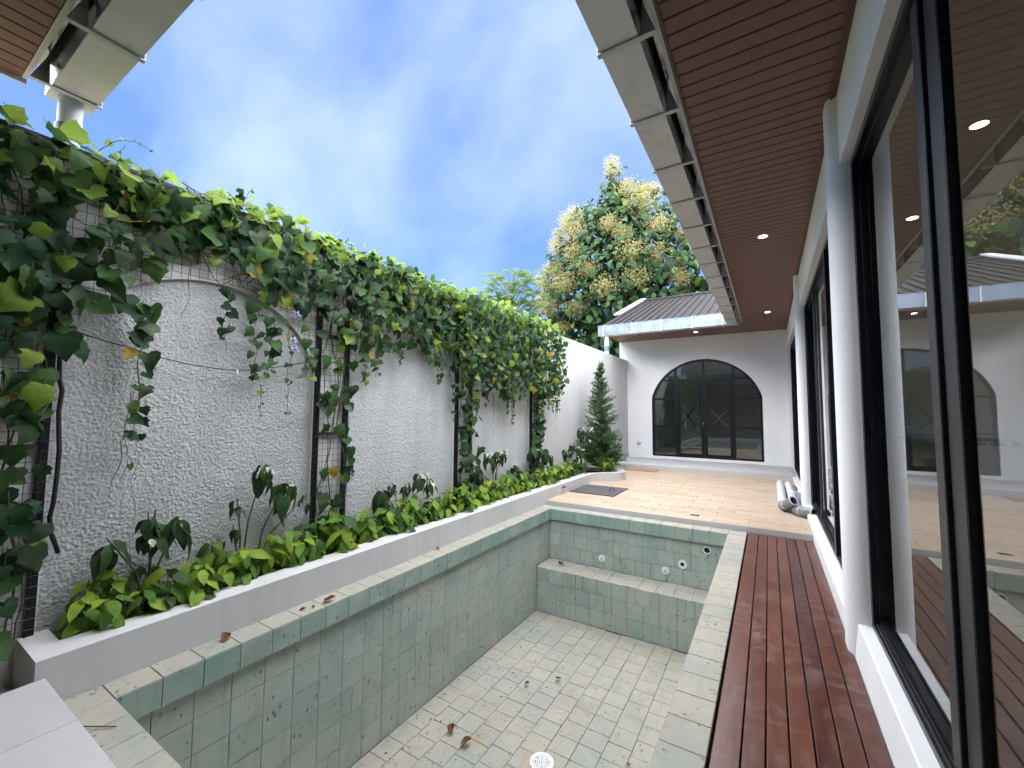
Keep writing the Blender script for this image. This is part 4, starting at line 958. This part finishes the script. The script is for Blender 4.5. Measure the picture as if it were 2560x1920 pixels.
# ---- conifer
con = thing('conifer', (-3.20, 9.02, .165), 'slender feathery conifer in the rounded end of the planter', 'tree')
obj('trunk', MB().tube([(-3.20, 9.02, .1), (-3.21, 9.03, .9), (-3.19, 9.02, 1.8), (-3.2, 9.02, 2.5)], [.032, .026, .016, .006], 8), 'bark', con, smooth=True)
cm = MB()
def needles(p, d, L_, dark):
    d = Vector(d).normalized(); nb = max(5, int(L_ / .022))
    for i in range(nb):
        q = Vector(p) + d * (L_ * i / nb)
        for j in range(5):
            nd = (d * .75 + rv(.62) + Vector((0, 0, .38))).normalized(); s_ = rnd.uniform(.045, .085) * (1.1 - .35 * i / nb); e = nd.orthogonal().normalized() * .0042
            cm.add([q - e, q + e, q + nd * s_], [(0, 1, 2)], 1 if dark else 0)
z = .32
while z < 2.58:
    f_ = (z - .30) / 2.32; rmax = .50 * (1 - f_) ** .85 + .035
    if 1.00 < z < 1.16: rmax *= .75
    nbr = max(4, int(11 * (1 - f_) + 4))
    for k in range(nbr):
        an = rnd.random() * 2 * math.pi; rr = rmax * rnd.uniform(.7, 1.12) * (1.15 if math.sin(3 * an + z * 4) > .5 else .95); d = Vector((math.cos(an), math.sin(an), rnd.uniform(.25, .75)))
        b0 = Vector((-3.2, 9.02, z - .05))
        segs = 3
        for s2 in range(segs):
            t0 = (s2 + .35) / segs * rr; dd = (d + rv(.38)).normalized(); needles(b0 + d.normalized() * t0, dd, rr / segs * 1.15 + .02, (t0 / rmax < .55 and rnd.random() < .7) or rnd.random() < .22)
    z += .062
for k in range(16): needles((-3.2 + rnd.gauss(0, .02), 9.02 + rnd.gauss(0, .02), 2.36 + .02 * k * .6), (rnd.gauss(0, .25), rnd.gauss(0, .25), 1), .12, False)
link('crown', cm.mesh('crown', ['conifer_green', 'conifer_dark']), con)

# ---- teak tree behind the far wing
tk = thing('teak_tree', (-6.3, 21.5, -.06), 'big broad-leaved tree with cream flower heads behind the far roof', 'tree')
TB = Vector((-6.3, 21.5, 0))
tm = MB(); tm.tube([TB, TB + Vector((.1, 0, 3)), TB + Vector((-.1, .1, 7)), TB + Vector((-.3, -.1, 11)), TB + Vector((-.4, -.3, 14.2))], [.32, .27, .20, .11, .03], 10)
obj('trunk', tm, 'bark', tk, smooth=True)
clumps = []
def clump(x, y, z, r_): clumps.append((Vector((x, y, z)), r_))
for x, y, z, r_ in ((-6.7, 21.2, 14.0, .65), (-6.6, 21.2, 13.1, .9), (-7.4, 21, 12.3, .9), (-5.6, 21, 12.2, 1.0), (-6.5, 20.6, 11.8, 1.2), (-8.4, 21, 11.8, .9), (-9.0, 21.2, 11.0, .9), (-4.6, 21, 11.6, 1.0), (-7.6, 20.2, 11.0, 1.2), (-5.6, 20.2, 10.8, 1.3), (-3.9, 21, 10.8, 1.2), (-9.4, 21, 10.0, 1.0),
                    (-8.4, 20, 9.7, 1.3), (-6.7, 19.6, 9.8, 1.4), (-5.0, 19.8, 9.5, 1.4), (-3.4, 20.6, 9.5, 1.3), (-9.9, 21, 8.8, 1.0), (-9.0, 20, 8.4, 1.3), (-7.4, 19.4, 8.4, 1.4), (-5.7, 19.4, 8.3, 1.4), (-4.1, 20, 8.2, 1.4), (-2.6, 21, 8.4, 1.4), (-10.3, 21, 7.4, 1.1), (-9.3, 20, 7.0, 1.3), (-7.9, 19.5, 6.9, 1.4), (-6.3, 19.6, 6.9, 1.4), (-4.6, 20, 6.9, 1.4), (-3.0, 21, 6.8, 1.4), (-1.6, 21.6, 7.4, 1.4),
                    (-9.8, 20.4, 5.7, 1.3), (-8.4, 20, 5.4, 1.4), (-6.9, 20.2, 5.4, 1.4), (-5.4, 20.6, 5.4, 1.4), (-10.2, 20.6, 4.2, 1.3), (-8.8, 20.4, 3.9, 1.4), (-7.2, 20.6, 3.9, 1.4), (-7.0, 22.4, 9.0, 1.6), (-5.0, 22.6, 8.0, 1.6), (-8.5, 22.6, 7.0, 1.6)): clump(x, y, z, r_)
lm = MB(); TEAK = leaf_mesh([(0, 0), (.20, .12), (.36, .38), (.34, .62), (.20, .84), (0, 1)], .25, .6, None, curl=.3); br = MB(); KS = ['teak_green', 'teak_dark', 'teak_lime']
for c, r_ in clumps:
    br.tube([tuple(TB + Vector((-.1, 0, max(2.0, c.z - 2.2 - rnd.random())))), tuple((c + TB + Vector((0, 0, c.z))) * .5 + Vector((0, 0, -.4))), tuple(c)], [.09, .06, .02], 5)
    for k in range(int(84 * r_ * r_)):
        d = rv(1).normalized(); rr = r_ * rnd.uniform(.35, 1.08); p = c + Vector((d.x * rr * 1.05, d.y * rr * .9, d.z * rr))
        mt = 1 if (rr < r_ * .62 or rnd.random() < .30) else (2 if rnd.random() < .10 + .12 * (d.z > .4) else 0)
        m_ = mat4(p, d + Vector((0, 0, -.55)) + rv(.4), d * .5 + Vector((-.1, -.45, .8)) + rv(.35), rnd.uniform(.26, .46))
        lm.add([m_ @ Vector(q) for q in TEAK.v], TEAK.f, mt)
obj('branches', br, 'bark', tk, fix=False)
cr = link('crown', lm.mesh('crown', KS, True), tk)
FM = []
for v_ in range(4):
    fmb = MB()
    for k in range(760):
        d = rv(1).normalized(); rr = rnd.random() ** .45 * (1 if rnd.random() < .85 else 1.3); p = Vector((d.x, d.y, d.z * .9)) * rr * .5; e = rv(1).normalized() * .032; f_ = rv(1).normalized() * .032; fmb.add([p - e, p + e, p + f_ * 1.6], [(0, 1, 2)])
        if k % 7 == 0: s_ = rv(1).normalized() * .004; fmb.add([(-s_.x, -s_.y, -s_.z - .3), (s_.x, s_.y, s_.z - .3), tuple(p)], [(0, 1, 2)])
    FM.append(fmb.mesh('flower_head', 'teak_flower'))
for (x, y, z, s_) in ((-6.75, 21, 14.75, .8), (-6.7, 20.8, 14.1, .8), (-7.6, 20.8, 13.85, .95), (-6.5, 20.6, 13.1, .8), (-5.7, 20.4, 12.85, .95), (-5.1, 20.4, 12.4, .95), (-4.6, 20.6, 12.5, .85), (-5.0, 20, 11.6, 1.3), (-8.7, 20.6, 12.3, 1.0), (-9.2, 20.6, 12.0, .9), (-8.6, 20.2, 11.5, 1.2), (-9.5, 20.4, 11.3, .8), (-7.7, 19.6, 11.2, 1.2), (-8.0, 19.5, 10.5, 1.2), (-9.9, 20.6, 10.9, .7),
                      (-7.0, 19.2, 10.2, 1.0), (-6.3, 19.2, 10.6, 1.0), (-4.2, 19.8, 10.2, 1.3), (-4.6, 19.4, 9.3, 1.4), (-5.2, 18.9, 8.9, 1.3), (-4.2, 19.4, 8.7, 1.3), (-3.6, 20, 8.2, 1.1), (-5.0, 19, 7.7, 1.2), (-9.3, 19.8, 10.2, 1.0), (-8.0, 19, 9.4, 1.1), (-10.0, 20.4, 9.4, 1.0), (-10.7, 20.6, 8.9, .9), (-9.4, 19.6, 8.9, 1.1), (-9.9, 20, 8.2, 1.1), (-8.5, 19, 8.0, 1.25), (-7.2, 18.7, 8.4, 1.1), (-6.4, 18.8, 7.4, 1.3), (-10.2, 20, 7.4, 1.2), (-9.6, 19.4, 6.9, 1.2), (-7.9, 18.9, 6.6, 1.0), (-3.3, 19.8, 7.6, 1.0), (-8.9, 19.4, 5.8, .9), (-5.6, 19, 9.9, .9), (-3.1, 20.4, 9.9, .9), (-3.6, 20.2, 11.2, .8)):
    if rnd.random() < .22: continue
    piece('flower_head', rnd.choice(FM), tk, Matrix.Translation((x, y, z)) @ Quaternion((0, 0, 1), rnd.random() * 6).to_matrix().to_4x4() @ Matrix.Diagonal((s_ * 1.18, s_ * 1.18, s_ * 1.06, 1)))

# ---- feathery tree beyond the wall
ft = thing('feathery_tree', (-10.1, 16.4, -.06), 'light feathery-leaved young tree showing above the vine', 'tree')
FB = Vector((-10.1, 16.4, .75)); fmz = MB(); fmz.tube([FB, FB + Vector((.05, 0, 3)), FB + Vector((0, 0, 5.6)), FB + Vector((.1, 0, 7.2))], [.10, .08, .05, .02], 8)
fl = MB()
for k in range(300):
    an = rnd.random() * 6.283; zz = rnd.uniform(4.3, 7.2); rr = (1.75 - .32 * abs(zz - 5.8)) * rnd.uniform(.2, 1); b0 = FB + Vector((math.cos(an) * rr * .8, math.sin(an) * rr * .6, zz - .1)); out_ = Vector((math.cos(an), math.sin(an), 0))
    if k % 3 == 0: fmz.tube([tuple(FB + Vector((0, 0, zz - .9))), tuple(b0)], [.02, .008], 4)
    L_ = rnd.uniform(.6, 1.0); N_ = 13; pr_ = None
    for i in range(N_):
        f_ = i / (N_ - 1); p = b0 + out_ * L_ * .75 * f_ + Vector((0, 0, L_ * (.75 * f_ - .75 * f_ * f_)))
        d = out_ + Vector((0, 0, .75 - 1.5 * f_)); d.normalize(); sd = d.cross(Vector((0, 0, 1))).normalized()
        for s_ in (-1, 1):
            ll = .16 * math.sin(math.pi * (.12 + .85 * f_)); q = p + sd * s_ * ll + d * .05 + rv(.01); e = d * .024; fl.add([p - e, p + e, q + e * .8, q - e * .4], [(0, 1, 2, 3)])
obj('trunk', fmz, 'bark', ft, fix=False); link('crown', fl.mesh('crown', 'feather_green'), ft)

# ================================================================== SMALL THINGS
# grey timber access cover and brown mat on the terrace
lid = thing('access_cover', (-2.70, 7.48, ZT), 'grey weathered plank cover with a wire pull on the terrace', 'cover')
for k in range(6):
    y0 = 7.05 + k * .145; obj('plank', MB().box(-3.10, -2.28, y0 + .003, y0 + .142, ZT + .001, ZT + .016), 'grey_wood', lid, bevel=.002)
obj('pull', MB().tube([(-2.45, 7.36, ZT + .016), (-2.45, 7.37, ZT + .07), (-2.43, 7.42, ZT + .09), (-2.41, 7.46, ZT + .06), (-2.41, 7.47, ZT + .016)], .006, 6), 'rubber_black', lid)
mt_ = thing('access_cover', (-2.85, 10.72, ZT), 'brown plank cover at the far left corner of the terrace', 'cover')
for k in range(4): obj('plank', MB().box(-3.12, -2.35, 10.50 + k * .11, 10.605 + k * .11, ZT + .001, ZT + .018), 'brown_wood', mt_, bevel=.002)
dg = tag(obj('floor_drain', MB().box(-.975, -.865, 6.40, 6.48, ZT + .0005, ZT + .004), 'chrome'), 'small metal floor drain in the pale terrace tiles', 'drain')
obj('slot', MB().box(-.965, -.875, 6.415, 6.43, ZT + .0042, ZT + .005).box(-.965, -.875, 6.45, 6.465, ZT + .0042, ZT + .005), 'hole', dg)
# plastic pipes with elbows
def elbow(p0, d0, d1, r_, n=8):
    d0, d1 = Vector(d0).normalized(), Vector(d1).normalized(); pts = [Vector(p0)]; st2 = .045
    for k in range(1, n + 1): pts.append(pts[-1] + (d0.lerp(d1, k / n)).normalized() * st2)
    return pts
def pipe_thing(x0, y0, y1, x1, lab, e_dir, z_):
    t_ = thing('drain_pipe', ((x0 + x1) / 2, (y0 + y1) / 2, ZT), lab, 'pipe', 'plastic pipes lying on the terrace')
    obj('tube', MB().pipe([(x0, y0, z_), (x1, y1, z_)], .060, .004, 24), 'pvc_grey', t_, angle=40)
    d = Vector((x0 - x1, y0 - y1, 0)).normalized(); el = elbow(Vector((x0, y0, z_)) - d * .05, d, e_dir, .066)
    e = obj('elbow', MB().pipe(el, .068, .008, 24), 'pvc_dark', t_, angle=40)
    dd = (el[-1] - el[-2]).normalized(); obj('rim', MB().ring(el[-1], dd, .058, .072, .012, 24), 'pvc_grey', e, angle=40)
    obj('bore', MB().ring(el[-1] - dd * .05, dd, 0, .0595, .002, 20), 'hole', e)
    mid_ = el[len(el) // 2]; dm_ = (el[len(el) // 2 + 1] - mid_).normalized(); obj('band', MB().ring(mid_, dm_, .066, .0705, .010, 24), 'pvc_white', e, angle=40)
pipe_thing(.145, 7.50, 9.9, .155, 'grey plastic pipe lying on the terrace with raised elbow', (.55, -.55, .55), ZT + .068)
pipe_thing(.30, 7.30, 9.8, .29, 'grey plastic pipe beside the door sill with flat elbow', (.85, -.55, .12), ZT + .068)
tp_ = thing('garden_tap', (.375, 7.9, ZT), 'thin pipe with a metal tap by the door sill', 'tap')
obj('riser', MB().tube([(.385, 7.62, ZT + .02), (.385, 9.6, ZT + .03)], .014, 10), 'pvc_grey', tp_)
obj('spout', MB().tube([(.385, 7.95, ZT + .03), (.38, 7.95, ZT + .20), (.33, 7.93, ZT + .23), (.28, 7.90, ZT + .22), (.27, 7.89, ZT + .19)], .012, 8).tube([(.36, 7.94, ZT + .22), (.44, 7.96, ZT + .22), (.455, 7.96, ZT + .15)], .014, 8), 'chrome', tp_, smooth=True)
obj('lever', MB().tube([(.345, 7.94, ZT + .23), (.335, 7.94, ZT + .29), (.30, 7.92, ZT + .31)], .009, 8), 'rubber_black', tp_)

# fallen leaves
DL = leaf_mesh([(0, 0), (.22, .12), (.40, .35), (.34, .55), (.30, .72), (.10, .9), (0, 1)], .45, -.22, 'dry_leaf', curl=-.5).mesh('dry_leaf', 'dry_leaf')
DL2 = leaf_mesh([(0, 0), (.20, .2), (.34, .42), (.26, .70), (0, 1)], .7, -.18, 'dry_leaf', curl=-.3).mesh('dry_leaf', 'dry_leaf')
def dry(p, s_, lab, m=None):
    o = bpy.data.objects.new('dry_leaf', m or DL); COL.objects.link(o); a = rnd.random() * 6.28
    o.matrix_world = mat4(Vector(p), (math.cos(a), math.sin(a), .12), (rnd.gauss(0, .25), rnd.gauss(0, .25), 1), s_); tag(o, lab, 'leaf', 'fallen dry leaves')
dry((-3.03, 1.42, .006), .085, 'curled brown leaf on the left coping, nearest the camera', DL2)
dry((-3.02, 2.12, .008), .10, 'largest crumpled brown leaf on the left pool coping')
dry((-3.03, 1.93, .004), .045, 'small brown leaf fragment left of the largest coping leaf', DL2)
dry((-2.98, 2.01, .004), .03, 'tiny brown leaf scrap beside the largest coping leaf')
dry((-3.22, 2.53, PZ + .008), .075, 'dry leaf lying on the planter rim below the second trellis strip')
dry((-3.08, 3.55, .005), .05, 'brown leaf on the left coping halfway along the pool')
dry((-2.49, 3.06, ZF + .02), .10, 'upright brown leaf on the pool floor near the left wall', DL2)
dry((-2.35, 3.03, ZF + .02), .10, 'brown leaf on the pool floor left of the drain')
dry((-2.28, 4.02, ZF + .02), .06, 'dark dry leaf scrap in the middle of the pool floor')
dry((-2.04, 4.28, ZF + .02), .07, 'rounded brown leaf on the pool floor near the drain line')
dry((-1.05, 3.6, ZF + .02), .06, 'small brown leaf on the pool floor right of the drain', DL2)
dry((-2.72, 5.80, ZB + .012), .11, 'pale curled leaf on the left end of the pool bench', DL2)
dry((-3.15, 6.86, .09 + ZT), .10, 'withered leaf hanging over the far planter rim', DL2)
dry((-3.36, .35, .02), .12, 'dark dry leaf on the path behind the planter end')
tw = tag(obj('twig', MB().tube([(-2.82, .705, .004), (-2.74, .74, .012), (-2.66, .80, .006)], .0028, 5), 'stem_brown'), 'thin curved twig on the near corner coping', 'twig')
lit = MB()
for k in range(260):
    x = rnd.uniform(XL + .03, XR - .03); y = rnd.uniform(1.5, YB - .03)
    if rnd.random() < .45: x = XL + .05 + abs(rnd.gauss(0, .35))
    s_ = rnd.uniform(.003, .011); a = rnd.random() * 6.28; d = Vector((math.cos(a), math.sin(a), 0)) * s_ * rnd.uniform(1, 2.2); e = Vector((-d.y, d.x, 0)).normalized() * s_ * .5; c = Vector((x, y, ZF + .004))
    lit.add([c - d, c - e, c + d, c + e + Vector((0, 0, s_ * .5))], [(0, 1, 2, 3)])
for k in range(120):
    y = rnd.uniform(.9, 6.1); x = rnd.uniform(-3.12, -2.96); s_ = rnd.uniform(.002, .006); c = Vector((x, y, .0035)); a = rnd.random() * 6.28; d = Vector((math.cos(a), math.sin(a), 0)) * s_; e = Vector((-d.y, d.x, 0)) * .6
    lit.add([c - d, c - e, c + d, c + e + Vector((0, 0, s_ * .5))], [(0, 1, 2, 3)])
stuff(tag(obj('leaf_litter', lit, 'stem_brown', fix=False), 'scattered dark specks of leaf litter on pool floor and coping', 'litter'))
